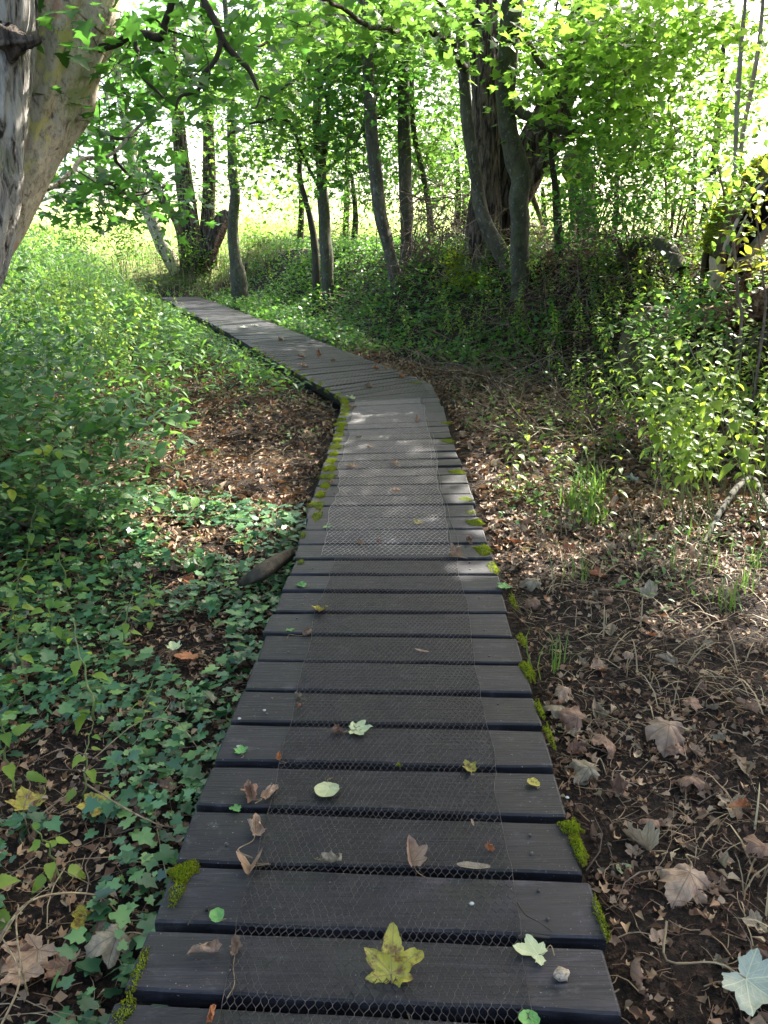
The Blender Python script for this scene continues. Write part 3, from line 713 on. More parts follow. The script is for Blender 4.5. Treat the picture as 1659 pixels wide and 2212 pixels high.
# broken stub on the furrowed stem
P = np.array([at(20, 95, 5.45), at(45, 92, 5.4), at(70, 90, 5.38), at(88, 84, 5.36)])
t1.stem(bez(P, 12), np.array([.085, .075, .06, .05, .045, .035, .03, .03, .024, .024, .02, .02, .012])[:len(bez(P, 12))], M['bark_rough'], 20, disp_rough(4, .5, 7, .4), 'branch_stub', False)
def limb(t, pl, Y, dY, mat, name='limb', sides=8, n=40, amp=.1):
    q = np.array([[*at(a, b, Y+dY*k/(len(pl)-1)), w_/2*(Y+dY*k/(len(pl)-1))/FP] for k, (a, b, w_) in enumerate(pl)])
    q = bez(q, n); P = q[:, :3].copy(); P += (np.stack([vn(P*6, 3+k) for k in range(3)], 1)-.5)*.05*Y/6
    t.stem(P, np.maximum(q[:, 3], .003), mat, sides, disp_rough(7, amp, 6), name, True, .3)
limb(t1, [(190, 105, 16), (235, 95, 14), (285, 74, 15), (338, 76, 16), (350, 46, 14), (372, 14, 13), (395, -25, 12)], 6.2, -.4, M['bark_dark'])
limb(t1, [(282, 76, 9), (300, 112, 9), (286, 138, 9), (302, 165, 8), (330, 190, 6), (352, 210, 4)], 6.1, -.3, M['bark_dark'])
limb(t1, [(435, -15, 12), (470, 52, 13), (482, 84, 13), (510, 120, 11), (540, 150, 9), (560, 192, 5)], 5.7, .1, M['bark_dark'])
limb(t1, [(480, 80, 10), (468, 120, 9), (447, 160, 8), (432, 198, 7), (392, 204, 6), (378, 232, 4)], 5.7, 0, M['bark_dark'])
limb(t1, [(100, 408, 12), (138, 378, 10), (160, 362, 9), (186, 344, 8), (240, 334, 7), (300, 280, 6), (350, 230, 4)], 6.4, 1.0, M['bark_grey'])
T = np.concatenate([blob(290, 150, 150, 160, 6.9, 1.3, 30), blob(450, 90, 110, 110, 6.3, .9, 14), blob(240, 330, 110, 130, 7.6, 1.2, 24), blob(570, 50, 110, 90, 7.5, 1.2, 12), blob(200, 425, 95, 60, 8.2, .9, 20), blob(310, 420, 80, 50, 9, 1, 10)])
t1.grow(T, .13); vis1 = len(t1.clump)
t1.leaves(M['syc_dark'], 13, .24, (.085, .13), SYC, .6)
CT = {1: [], 11: [], 20: []}
C = np.concatenate([canopy(400, (-3.2, 5), (-1.0, 9), (4.3, 7.5)), canopy(260, (-2.6, 3.6), (-.3, 3.9), (4.2, 6.8)), canopy(130, (-4, 4), (8, 13), (5, 8)), canopy(80, (-9, -2.5), (0, 9), (4.6, 8))])
over = np.column_stack([rng.uniform(-5, 6, 130), rng.uniform(-1, 8, 130), rng.uniform(4.5, 8.5, 130)]); over = over[(over[:, 2] > CAMZ+np.maximum(over[:, 1], 0)*.2512+.7)]; over = over[~lit(over)]  # more overhead clusters, added to dim the skylight
C = np.concatenate([C, over])
cen = {1: (-3.8, 5), 11: (2.6, 13), 20: (6.2, 6.6)}
for p in C: CT[min(cen, key=lambda k: math.hypot(p[0]-cen[k][0], p[1]-cen[k][1]))].append(p)
n0 = len(t1.clump); t1.grow(CT[1], .12, .05)
t1.leaves(M['syc'], 34, .38, (.12, .18), SYC_LO, .45, keep=below_ok, extra=np.array(t1.clump[n0:]), name='added_shade_crown')  # unseen leaves added above the frame to shade the ground
t1.wood(M['bark_dark'], .0035, .42)

# --- unseen tall tree added so that its crown shades the path
t20 = Tree('sycamore_tree', 'unseen tall sycamore added past the hollow trunk to shade the path', 'tree', (6.3, 6.8, tz(6.3, 6.8)))
P = bez([(6.3, 6.8, .4), (6.25, 6.9, 2), (6.4, 6.7, 4), (6.2, 6.6, 6), (6.3, 6.4, 8)], 60); t20.stem(P, np.linspace(.24, .08, len(P)), M['bark_smooth'], 18, disp_rough(3, .04, 5), frm=.4)
t20.grow(CT[20], .1, .04); t20.leaves(M['syc'], 36, .38, (.12, .18), SYC_LO, .45, keep=below_ok)
t20.wood(M['bark_smooth'], .004)

def simple(name, label, stems, bark, tg, lm, per, spread, size, T=SYC_LO, sides=14, disp=None, group=None, wig=.1, r0=.004, bmat=None, keep=None, cat='tree', cap=.05, tilt=.6, flat=.6):
    b = stems[0][0][0]; t = Tree(name, label, cat, (b[0], b[1], tz(b[0], b[1])), group)
    for k, (P, Rr) in enumerate(stems): t.stem(P, Rr, bark[k] if isinstance(bark, list) else bark, sides, disp or disp_smooth(len(name)+k), frm=.35)
    if tg is not None and len(tg): t.grow(tg, wig); t.wood(bmat or M['twig'], r0, cap=cap)
    if lm and len(t.clump): t.leaves(lm, per, spread, size, T, keep=keep, tilt=tilt, flat=flat)
    return t
def base_Y(px, py): return float(hit(px, py)[1])
Yb = {}
for k, v in dict(t2=(385, 582), t3=(418, 545), t5=(512, 592), t7=(707, 553), t8=(850, 585), t9=(880, 560), t11=(1030, 600), t12=(1122, 612)).items(): Yb[k] = base_Y(*v)
CAP = dict(t2=26.2, t3=26, t5=20.5, t7=17.5, t8=14.5, t9=15.5, t11=13.2, t12=11.6)
raw = dict(Yb)
for k in Yb: Yb[k] = min(Yb[k], CAP[k]) if k in ('t7', 't8', 't9') else CAP[k]
print('tree distances', raw)
def off(Y0, f=1.0): return Y0*f
YB = Yb
# leaning spotted trunk beyond the end of the path
P1 = pstem([(385, 590, 32), (368, 560, 29), (345, 520, 27), (325, 470, 27), (308, 425, 22), (296, 385, 24), (285, 330, 22), (270, 260, 20), (255, 170, 16)], YB['t2'], 60, up=4)
t2 = simple('leaning_tree', 'pale leaning trunk with dark spots near the end of the path', [P1], M['bark_spotted'], np.concatenate([blob(270, 190, 150, 150, YB['t2'], 2, 80), blob(420, 120, 160, 120, YB['t2']+2, 2, 60), blob(170, 300, 90, 90, YB['t2'], 2, 24)]), M['syc'], 26, .42, (.11, .17), disp=disp_rough(1, .06, 3, .2))
# willow-like cluster of dark stems
Y3 = YB['t3']
stems = [pstem([(425, 560, 44), (412, 500, 40), (404, 440, 38), (396, 380, 34), (388, 300, 30), (380, 180, 22)], Y3, 60, up=4),
         pstem([(395, 545, 18), (385, 490, 16), (365, 450, 17), (340, 410, 15), (318, 365, 12), (300, 310, 9)], Y3-.3, 40),
         pstem([(450, 550, 36), (448, 500, 34), (450, 440, 27), (452, 370, 27), (450, 280, 24), (446, 160, 18)], Y3+.3, 50, up=4)]
t3 = simple('willow_tree', 'cluster of dark furrowed stems with a torn pale limb beyond the bend', stems, [M['bark_rough'], M['mossy_bark'], M['bark_rough']], np.concatenate([blob(430, 230, 120, 160, Y3, 2, 70), blob(560, 180, 130, 170, Y3+2, 2, 80), blob(450, 400, 60, 60, Y3, .8, 16)]), M['syc'], 24, .4, (.09, .14), OVAL_LO, disp=disp_rough(4, .09, 12))
P, Rr = pstem([(448, 560, 36), (456, 530, 36), (468, 500, 32), (482, 474, 26), (494, 458, 16)], Y3-.35, 24, root=False)
t3.stem(P, Rr, M['bark_rough'], 24, disp_rough(8, .25, 8, .4), 'torn_limb', False)
P, Rr = pstem([(464, 548, 8), (472, 522, 11), (483, 494, 12), (496, 466, 6)], Y3-.75, 24, root=False)
t3.stem(P, Rr, M['rotten'], 20, disp_rough(3, .3, 8, .5), 'torn_face', False)
# single grey trunk on the near side of the cluster
P1 = pstem([(516, 600, 34), (508, 560, 25), (503, 510, 23), (504, 460, 23), (508, 420, 21), (503, 380, 20), (500, 300, 18), (498, 180, 16), (490, 60, 12)], YB['t5'], 60, up=3)
t5 = simple('sycamore_tree', 'straight grey trunk with a dark root lump beside the far bend', [P1], M['bark_lichen'], np.concatenate([blob(540, 230, 110, 150, YB['t5'], 2, 60), blob(620, 120, 120, 140, YB['t5']-1, 1.5, 40), blob(590, 400, 70, 40, YB['t5'], .8, 14)]), M['syc_bright'], 24, .36, (.1, .15), disp=disp_rough(1, .04, 3, .15))
P = bez([hit(520, 592)+np.array(v) for v in ((-.1, 0, 0), (.1, -.1, .12), (.32, -.15, .2), (.45, -.1, .05))], 12)
t5.stem(P, np.full(len(P), .15), M['bark_dark'], 12, disp_rough(4, .3, 4), 'root', False)
# slender dark pair
Y7 = YB['t7']
t7 = simple('sycamore_tree', 'slim dark trunk on the bank with a thinner ivy-clad stem behind it', [pstem([(706, 556, 28), (702, 500, 25), (698, 430, 24), (694, 370, 20), (686, 300, 22), (684, 230, 18), (690, 120, 15), (700, 0, 12)], Y7, 60, up=3),
     pstem([(682, 548, 16), (672, 480, 14), (660, 430, 12), (648, 380, 11), (650, 320, 9)], Y7+.8, 40), pstem([(700, 330, 10), (706, 260, 9), (712, 190, 8), (716, 100, 7)], Y7, 24)],
     [M['bark_lichen'], M['bark_dark'], M['bark_dark']], np.concatenate([blob(700, 190, 110, 170, Y7, 1.8, 100), blob(600, 260, 90, 120, Y7, 1.5, 46), blob(740, 60, 130, 90, Y7-2, 1.5, 50)]), M['syc'], 24, .33, (.1, .15))
for pl_, Yl, dl in [([(702, 330, 9), (712, 250, 8), (697, 174, 7), (740, 122, 7), (830, 83, 6)], Y7, -3), ([(690, 420, 7), (640, 300, 6), (610, 253, 6), (560, 268, 5), (490, 288, 4)], Y7, -2), ([(712, 360, 7), (784, 288, 6), (840, 240, 5), (880, 215, 3)], Y7, -2),
                   ([(700, 200, 8), (660, 120, 7), (627, 83, 6), (523, 118, 5), (470, 140, 3)], Y7, -4), ([(690, 180, 7), (645, 174, 6), (590, 200, 5), (540, 230, 3)], Y7, -2), ([(700, 100, 7), (760, 40, 7), (860, -20, 6)], Y7, -3)]:
    limb(t7, pl_, Yl, dl, M['bark_dark'], amp=.06, sides=6)
# two tall grey trunks
t8 = simple('sycamore_tree', 'tall smooth grey trunk tilting slightly, second from the slim dark pair', [pstem([(852, 592, 30), (838, 530, 27), (824, 470, 27), (814, 400, 27), (808, 330, 28), (800, 240, 27), (794, 140, 27), (789, 40, 25), (786, -40, 24)], YB['t8'], 60, up=2.5)], M['bark_smooth'],
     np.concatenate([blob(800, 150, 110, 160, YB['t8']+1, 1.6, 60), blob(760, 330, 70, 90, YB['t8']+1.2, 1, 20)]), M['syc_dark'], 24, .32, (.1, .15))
t9 = simple('sycamore_tree', 'upright mottled grey trunk between the tilted trunk and the hooked sapling', [pstem([(882, 565, 34), (878, 500, 29), (877, 420, 27), (874, 330, 27), (873, 240, 27), (870, 150, 25), (876, 60, 24), (884, -40, 22)], YB['t9']*.98, 60, up=2.5),
     pstem([(930, 470, 14), (915, 380, 12), (897, 300, 12), (890, 220, 12), (888, 120, 10), (884, 20, 9)], YB['t9']+1, 40)], M['bark_lichen'],
     np.concatenate([blob(900, 170, 110, 170, YB['t9']+1.2, 1.6, 70), blob(930, 360, 70, 70, YB['t9']+1.4, 1, 20)]), M['syc'], 24, .32, (.1, .15))
# hooked sapling, massive fissured tree, lichen-covered stem
Y11 = YB['t11']; Y10 = Y11-.9
P1 = pstem([(1100, 620, 20), (1092, 575, 24), (1080, 540, 32), (1058, 500, 31), (1040, 450, 29), (1030, 390, 28), (1020, 330, 28), (1010, 260, 26), (1005, 180, 25), (996, 80, 23), (988, -30, 20)], Y10, 80, up=2.5)
t10 = simple('hooked_sapling', 'smooth grey stem hooked at its foot in front of the massive trunk', [P1], M['bark_smooth'], None, None, 0, 0, 0, sides=16)
limb(t10, [(1006, 150, 14), (990, 118, 14), (968, 86, 12), (920, 62, 12), (870, 62, 10), (800, 52, 9), (740, 22, 8), (680, -4, 7)], Y10, -4.6, M['bark_dark'])
limb(t10, [(1000, 60, 9), (960, 20, 8), (900, -30, 7)], Y10, -1, M['bark_dark'])
t10.grow(np.concatenate([blob(800, 40, 150, 60, Y10-2.4, 1, 26), blob(960, 70, 90, 90, Y10-.8, .8, 22), blob(640, 30, 90, 70, Y10-3, .8, 12)]), .1); t10.wood(M['twig'], .003)
t10.leaves(M['syc'], 12, .25, (.1, .15), SYC, .6)
A1 = pstem([(1040, 640, 92), (1042, 575, 82), (1044, 520, 72), (1048, 460, 66), (1050, 390, 60), (1050, 300, 58), (1048, 200, 58), (1044, 100, 57), (1042, 0, 55), (1040, -60, 52)], Y11, 140, up=3, flare=.1)
A2 = pstem([(1085, 570, 54), (1090, 500, 56), (1105, 440, 64), (1128, 385, 76), (1155, 325, 80), (1182, 262, 74), (1207, 200, 70), (1230, 130, 62), (1252, 60, 60), (1285, -30, 50)], Y11+.4, 120, up=3)
A3 = pstem([(1115, 440, 30), (1140, 400, 32), (1165, 365, 28), (1195, 325, 24), (1225, 298, 22), (1262, 278, 18), (1300, 245, 14), (1345, 225, 10)], Y11+.1, 60, dY=-.6)
A4 = pstem([(1075, 470, 44), (1078, 380, 42), (1082, 300, 36), (1088, 220, 34), (1092, 120, 30), (1100, 0, 26)], Y11+.45, 70, up=2)
tg = np.concatenate([blob(1130, 120, 160, 150, Y11+1.6, 1.2, 60), blob(1330, 110, 150, 150, Y11+.8, 2, 50), blob(1330, 260, 110, 90, Y11-.5, 1.2, 26)])
t11 = simple('willow_tree', 'massive fissured brown trunk dividing into an upright stem and a leaning stem', [A1, A2, A3, A4], M['bark_rough'], tg, M['syc'], 22, .34, (.1, .16), sides=72, disp=disp_rough(6, .1, 16, .2), cap=.06)
t11.grow(CT[11], .1, .05) if len(CT[11]) else None
Vn = np.array(t11.clump[len(tg):])
if len(Vn): t11.leaves(M['syc'], 32, .38, (.12, .18), SYC_LO, .45, keep=below_ok, extra=Vn, name='added_shade_crown')  # unseen leaf clusters added over this tree for their shade
# bracket fungus and moss at its foot
def frill(parent, p, mat, r, n, name, origin):
    m1 = MB(); P = p+rng.normal(0, 1, (n, 3))*r; V, F, A = inst(CRUMB, P, rand_rot(n, .5), rng.uniform(.03, .07, n)); m1.add(V, F, A); return m1.build(name, mat, parent, origin=origin)
frill(t11.root, hit(992, 590)+np.array([0, -.1, .12]), M['moss'], np.array([.16, .1, .16]), 500, 'foot_moss', t11.base)
frill(t11.root, hit(1030, 615)+np.array([0, -.1, .05]), M['moss'], np.array([.25, .1, .07]), 400, 'foot_moss', t11.base)
def bracket(p, w_, seed):
    th = np.linspace(-1.7, 1.7, 24); rr = np.linspace(0, 1, 7); V = []
    for sgn in (1, -1):
        for r in rr:
            for a in th:
                k = 1+.12*math.sin(a*5+seed)
                V.append((p[0]+math.sin(a)*r*w_*k, p[1]-math.cos(a*.9)*r*w_*.7*k, p[2]+(sgn*.03*(1-r)**.5)-.02*r))
    n = 24; F = []
    for q in range(2):
        for a in range(6):
            for b in range(n-1):
                i0 = q*7*n+a*n+b; F.append((i0, i0+1, i0+n+1, i0+n) if q == 0 else (i0, i0+n, i0+n+1, i0+1))
    m1 = MB(); m1.add(V, F); return m1.build('bracket_fungus', M['pale_wood'], t11.root, origin=t11.base)
g = at(1150, 487, Y11+.1); 
for k in range(3): bracket(g+np.array([k*.04, -.05*k, -.11*k]), .2-.03*k, k*2.)
P1 = pstem([(1130, 650, 46), (1124, 600, 40), (1122, 540, 39), (1124, 480, 40), (1120, 430, 42), (1127, 385, 44), (1112, 335, 44), (1098, 280, 38), (1092, 220, 38), (1096, 150, 40), (1100, 90, 42), (1106, 20, 44), (1112, -40, 40)], YB['t12'], 100, up=2.5)
t12 = simple('lichen_tree', 'sinuous stem speckled with pale lichen standing before the leaning trunk', [P1], M['bark_lichen'], None, None, 0, 0, 0, sides=24, disp=disp_rough(2, .05, 5, .15))
limb(t12, [(1118, 235, 18), (1148, 250, 18), (1178, 272, 16), (1215, 286, 16), (1240, 288, 10)], YB['t12']-.1, -.2, M['bark_lichen'])
limb(t12, [(1105, 60, 14), (1150, 110, 12), (1190, 170, 10), (1220, 230, 8), (1240, 280, 5)], YB['t12']-.1, -.4, M['bark_dark'])
t12.grow(np.concatenate([blob(1330, 190, 60, 120, YB['t12']-.8, 1, 24), blob(1180, 60, 70, 50, YB['t12']-1, .8, 12), blob(1150, 180, 40, 30, YB['t12']-1, .8, 3)]), .1); t12.wood(M['twig'], .003)
t12.leaves(M['syc_bright'], 12, .26, (.1, .15), SYC, .6)
# thin dark stem on a cut stump, cut pole, ivy-covered stump
Yt = base_Y(1207, 560)
thin = simple('thin_tree', 'thin dark stem rising beside a small cut stump under the leaning trunk', [pstem([(1209, 540, 18), (1204, 460, 17), (1200, 400, 14), (1192, 340, 11), (1188, 260, 9), (1190, 160, 7)], Yt, 40, up=1)], M['bark_dark'], blob(1200, 200, 60, 80, Yt, .6, 14), M['syc'], 16, .25, (.08, .12))
g = hit(1212, 545); P = bez([g+np.array([.28, 0, -.1]), g+np.array([.28, 0, .15]), g+np.array([.27, 0, .36])], 8)
mb1 = MB(); V, F, uv = tube(P, .17, 18, disp_rough(2, .12, 6)); mb1.add(V, F); c = capf(len(P), 18); mb1.F.append(c); mb1.A.append(np.full(len(c), .5)); mb1.M.append(np.full(len(c), 1))
tag(mb1.build('tree_stump', [M['bark_dark'], M['pale_wood']], origin=P[0]), 'small dark cut stump at the foot of the thin dark stem', 'stump')
Ys = base_Y(1260, 540)
stp = simple('pollard_stump', 'tall broken stump wrapped in foliage behind the shrub on the bank', [pstem([(1262, 560, 56), (1262, 500, 54), (1258, 440, 56), (1256, 395, 60), (1250, 350, 64), (1262, 335, 56)], Ys, 40)], M['mossy_bark'], blob(1255, 470, 60, 80, Ys-.3, .3, 24), M['syc_dark'], 40, .14, (.05, .08), OVAL_LO, sides=22, disp=disp_rough(2, .08, 5, .2), cat='stump')
Y_ = Ys-.4; m1 = MB(); V, F, uv = tube(bez([at(1135, 400, Y_), at(1160, 450, Y_-.2), hit(1185, 530)-np.array([0, 0, .05])], 20), .05, 10, disp_rough(1, .1, 6)); m1.add(V, F)
o = m1.build('leaning_pole', M['mossy_bark']); tag(o, 'mossy pole slanting down from the leaning trunk to the bank', 'pole')

# big fallen hollow trunk
def hollow():
    g = hit(1500, 700); Yh = 7.2
    root = empty('hollow_trunk', (4.0, Yh, tz(4.0, Yh)), 'broken hollow trunk with a mossy back arching over a black cavity', 'fallen trunk'); base = np.array(root.location)
    ax = bez([at(1560, 610, Yh+.5), at(1578, 550, Yh+.3), at(1608, 485, Yh+.15), at(1655, 432, Yh), at(1735, 395, Yh-.1), at(1900, 385, Yh), at(2080, 450, Yh+.3), (5.7, 7.9, tz(5.7, 7.9)+.35), (6.1, 8.1, tz(6.1, 8.1)-.15)], 88)
    n = len(ax); T = np.gradient(ax, axis=0); T /= np.linalg.norm(T, axis=1)[:, None]
    upv = np.cross(np.array([0, 1., 0]), T); upv /= -np.linalg.norm(upv, axis=1)[:, None]; upv = np.where(upv[:, 2:3] < 0, -upv, upv); out = np.cross(T, upv); out = np.where(out[:, 1:2] > 0, -out, out)  # towards the viewer
    def shell(r_, a0, a1, mat, name, rough, thick):
        m = 40; V = []; th = np.linspace(a0, a1, m)
        for side in (1, 0):
            for k in range(n):
                rr = r_(k/(n-1))-(0 if side else thick)
                e = rough*math.sin(k*.9)+rough*.7*math.sin(k*2.3)
                for j, a in enumerate(th):
                    aa = a+(e if j > m*.8 else 0)*(j/m)
                    nz = 1+.09*(fbm(np.array([[k*.22, aa*7, 3.]]), 5)[0]-.5)*2+.12*(fbm(np.array([[k*.08, aa*1.5, 9.]]), 2)[0]-.5)
                    V.append(ax[k]+(upv[k]*math.cos(aa)+out[k]*math.sin(aa))*rr*nz)
        F = []; F2 = []
        for k in range(n-1):
            for j in range(m-1):
                a = k*m+j; F.append((a, a+1, a+m+1, a+m)); b = n*m+a; F2.append((b, b+m, b+m+1, b+1))
        for k in range(n-1):
            for j in (0, m-1): a = k*m+j; b = a+n*m; F.append((a, a+m, b+m, b))
        mb_ = MB(); mb_.add(V, F, mi=0); mb_.F.append(np.array(F2)); mb_.A.append(np.full(len(F2), .5)); mb_.M.append(np.full(len(F2), 1))
        return mb_.build(name, mat, root, origin=base)
    R0 = lambda u: .22+.14*min(1, u*1.5)
    shell(R0, -2.6, .95, [M['mossy_bark'], M['hollow_dark']], 'outer_shell', .12, .045)
    shell(lambda u: .12+.28*min(1, u*1.6), 2.05, 3.6, [M['pale_wood'], M['hollow_dark']], 'lower_shell', .1, .05)
    # long torn strips of wood at the near lip
    for k in range(9):
        u0 = rng.integers(2, 20); L = rng.integers(12, 30); a = .75+rng.random()*.55; idx = np.arange(u0, min(n-1, u0+L))
        P = np.array([ax[i]+(upv[i]*math.cos(a)+out[i]*math.sin(a))*(.23+.14*min(1, 1.5*i/n)+.02*math.sin(i*.4+k)) for i in idx])
        V, F, uv = tube(P, np.linspace(.02, .006, len(P)), 8, disp_rough(k, .3, 5)); m1 = MB(); m1.add(V, F); m1.build('wood_strip', M['pale_wood'] if k % 3 == 0 else M['rotten'], root, origin=base)
    # moss on its back
    idx = rng.integers(10, n-1, 7000); a = rng.uniform(-1.2, .55, 7000); rr = .225+.14*np.minimum(1, 1.5*idx/n)
    P = ax[idx]+(upv[idx]*np.cos(a)[:, None]+out[idx]*np.sin(a)[:, None])*rr[:, None]+rng.normal(0, .015, (7000, 3))
    k = fbm(P*3, 4) > .45; P = P[k]; V, F, A = inst(CRUMB2, P, rand_rot(len(P), .8), rng.uniform(.015, .04, len(P))); m1 = MB(); m1.add(V, F, A); m1.build('back_moss', M['moss'], root, origin=base)
hollow()
# decayed stump and log below it
def log(name, label, cat, pts, rad, mat, disp, sides=30, n=30, capmat=1):
    P = bez(pts, n); V, F, uv = tube(P, np.interp(np.linspace(0, 1, len(P)), np.linspace(0, 1, len(rad)), rad), sides, disp); m1 = MB(); m1.add(V, F)
    c = capf(len(P), sides); m1.F.append(c); m1.A.append(np.full(len(c), .5)); m1.M.append(np.full(len(c), min(capmat, len(mat)-1)))
    return tag(m1.build(name, mat, origin=P[0]), label, cat)
g = hit(1450, 790); log('rotten_stump', 'crumbling mossy stump below the hollow trunk', 'stump', [g+np.array([-.1, .3, -.2]), g+np.array([-.12, .32, .25]), g+np.array([-.02, .35, .5]), g+np.array([-.0, .36, .6])], [.3, .25, .17, .03], [M['mossy_bark'], M['rotten']], disp_rough(3, .3, 6, .6), 40)
g1 = hit(1470, 720); g2 = at(1720, 640, 6.9)
log('rotten_log', 'split reddish rotten log lying under the hollow trunk', 'log', [g1+np.array([0, .1, .1]), (g1+g2)/2+np.array([0, .1, .02]), g2], [.06, .1, .12], [M['rotten'], M['rotten']], disp_rough(3, .35, 8, .5), 36)
g1 = hit(1500, 770); g2 = at(1740, 720, 6.3)
log('rotten_log', 'dark split log beneath the reddish one by the hollow trunk', 'log', [g1, (g1+g2)/2, g2], [.06, .08, .1], [M['bark_rough'], M['rotten']], disp_rough(5, .2, 8, .3), 30)

# saplings on the bank in front of the hollow trunk
def sapling(label, pl, Y, tg, mat=M['sapling'], lm=None, group=None, per=7, size=(.06, .09), root=True):
    P, Rr = pstem(pl, Y, 50, root=root); t = Tree('sapling', label, 'sapling', P[0], group); t.stem(P, Rr, mat, 8, None, 'stem', frm=.3)
    if tg is not None: t.grow(tg, .12); t.wood(mat, .0018, .4, 'twigs', sides=4); t.leaves(lm or M['syc_bright'], per, .1, size, OVAL, .7, name='leaves', flat=.8)
    return t
sapling('pale twin sapling stem, the upright one, above the mossy hollow trunk', [(1588, 372, 9), (1590, 290, 11), (1594, 200, 12), (1602, 90, 10), (1612, -20, 8)], 7.15, blob(1600, 60, 60, 60, 6.9, .4, 8), root=False)
sapling('pale twin sapling stem, the slanting one, above the mossy hollow trunk', [(1596, 368, 10), (1606, 280, 11), (1622, 200, 11), (1640, 90, 10), (1650, -20, 8)], 7.2, blob(1640, 200, 40, 160, 7.0, .4, 10), root=False)
sapling('thin dark sapling with sparse yellow-green leaves before the hollow trunk', [(1600, 720, 7), (1594, 640, 7), (1588, 560, 6), (1578, 490, 6), (1562, 410, 5), (1548, 350, 4), (1540, 320, 3)], 6.1, np.concatenate([blob(1590, 430, 45, 90, 6.05, .25, 22), blob(1545, 350, 40, 50, 6.05, .2, 8)]), M['twig'], M['syc_bright'], per=6)
sapling('slender sapling with curling yellowish leaves against the black cavity', [(1650, 700, 6), (1648, 600, 5), (1640, 520, 5), (1632, 460, 4)], 6.0, np.concatenate([blob(1640, 440, 40, 70, 5.95, .2, 14), blob(1610, 560, 40, 30, 5.95, .2, 6)]), M['twig'], M['yellow'], per=5)

# broad-leaved shrubs on the bank
def shrub(name, label, base, tg, lm, per, spread, size, T, r0=.003, stems=5, bark=None, lean=.4, group=None, tilt=.6, cat='shrub', keep=None):
    z = tz(*base); t = Tree(name, label, cat, (*base, z), group); b = np.array([*base, z])
    c = np.mean(tg, axis=0)
    for k in range(stems):
        e = b+(tg[rng.integers(len(tg))]-b)*.55; m_ = (b+e)/2+np.array([0, 0, .15]); P = bez([b+np.array([rng.uniform(-.1, .1), rng.uniform(-.1, .1), -.05]), m_, e], 14)
        t.stem(P, np.linspace(.016, .008, len(P)), bark or M['twig'], 6, None, 'stem', frm=.4)
    t.grow(tg, .12); t.wood(bark or M['twig'], r0, .38, 'twigs', .03, 4); t.leaves(lm, per, spread, size, T, tilt=tilt, name='leaves', flat=.8, keep=keep)
    return t
kp = lambda P: ~(lit(P) & (rng.random(len(P)) < .55))
Ye = base_Y(1400, 600)
p = hit(1390, 610); shrub('elder_shrub', 'dense dark leafy shrub between the pollard stump and the hollow trunk', (p[0], p[1]+.6), np.concatenate([blob(1370, 400, 150, 120, p[1]+.4, 1.0, 110), blob(1330, 480, 110, 60, p[1]+.2, .8, 40)]), M['syc_dark'], 24, .2, (.06, .1), OVAL, .003, 9, keep=kp)
p = hit(1480, 600); shrub('hazel_shrub', 'tall bright yellow-green shrub filling the gap above the hollow trunk', (p[0]+.2, p[1]+1.2), np.concatenate([blob(1470, 170, 190, 130, p[1]+1, 1.3, 84), blob(1460, 320, 150, 90, p[1]+.6, 1, 46)]), M['syc_bright'], 19, .26, (.08, .13), SYC_LO, .003, 8, keep=kp)
p = hit(1330, 600); shrub('young_sycamore', 'young tree with broad sunlit leaves beside the leaning trunk', (p[0], p[1]+1.5), np.concatenate([blob(1340, 150, 90, 140, p[1]+1.4, 1, 26), blob(1265, 330, 50, 60, p[1]+1.5, .8, 10), blob(1400, 60, 130, 80, p[1], 1, 24)]), M['syc_bright'], 18, .26, (.11, .16), SYC, .004, 5, cat='young tree', keep=kp)
# screen of hedge behind the bank
HG = 'trees and tall shrubs in the hedge behind the bank'
for k, (px, py, rx_, ry_, Yc, n, lb) in enumerate([(640, 300, 100, 170, 27, 90, 'pale loose shrub seen between the grey trunk and the slim dark pair'), (760, 400, 80, 120, 25, 80, 'green hedge shrub behind the slim dark pair of stems'),
        (880, 380, 90, 130, 24, 110, 'dense hedge shrub behind the two tall grey trunks'), (985, 330, 90, 150, 23, 110, 'hedge shrub behind the hooked sapling'), (1010, 130, 130, 130, 25, 100, 'high leafy crown behind the massive trunk'),
        (1170, 430, 80, 80, 22, 46, 'low sunlit hedge shrub seen under the leaning trunk'), (1330, 380, 130, 110, 22, 80, 'hedge shrub behind the dense dark shrub'), (1500, 330, 130, 130, 20, 80, 'hedge shrub behind the pale twin saplings'), (740, 150, 160, 170, 28, 150, 'tall pale crown far behind the slim dark pair'), (1560, 120, 120, 100, 18, 40, 'high thin crown above the pale twin saplings')]):
    c = at(px, py, Yc); b = (c[0], c[1]); z = tz(*b); t = Tree('hedge_tree', lb, 'hedge tree', (*b, z), HG)
    P = bez([(b[0], b[1], z-.1), (b[0]+.1, b[1], (z+c[2])/2), (c[0], c[1], c[2]+.3)], 16); t.stem(P, np.linspace(.12, .05, len(P)), M['bark_dark'], 8, None, frm=.2)
    t.grow(blob(px, py, rx_, ry_, Yc, 1.5, n), .12); t.wood(M['bark_dark'], .005, cap=.06, sides=4); t.leaves(M['syc_bright'] if k in (0, 5, 8, 9) else M['syc'], 34, .34, (.09, .14), OVAL_LO, .7, flat=.8)
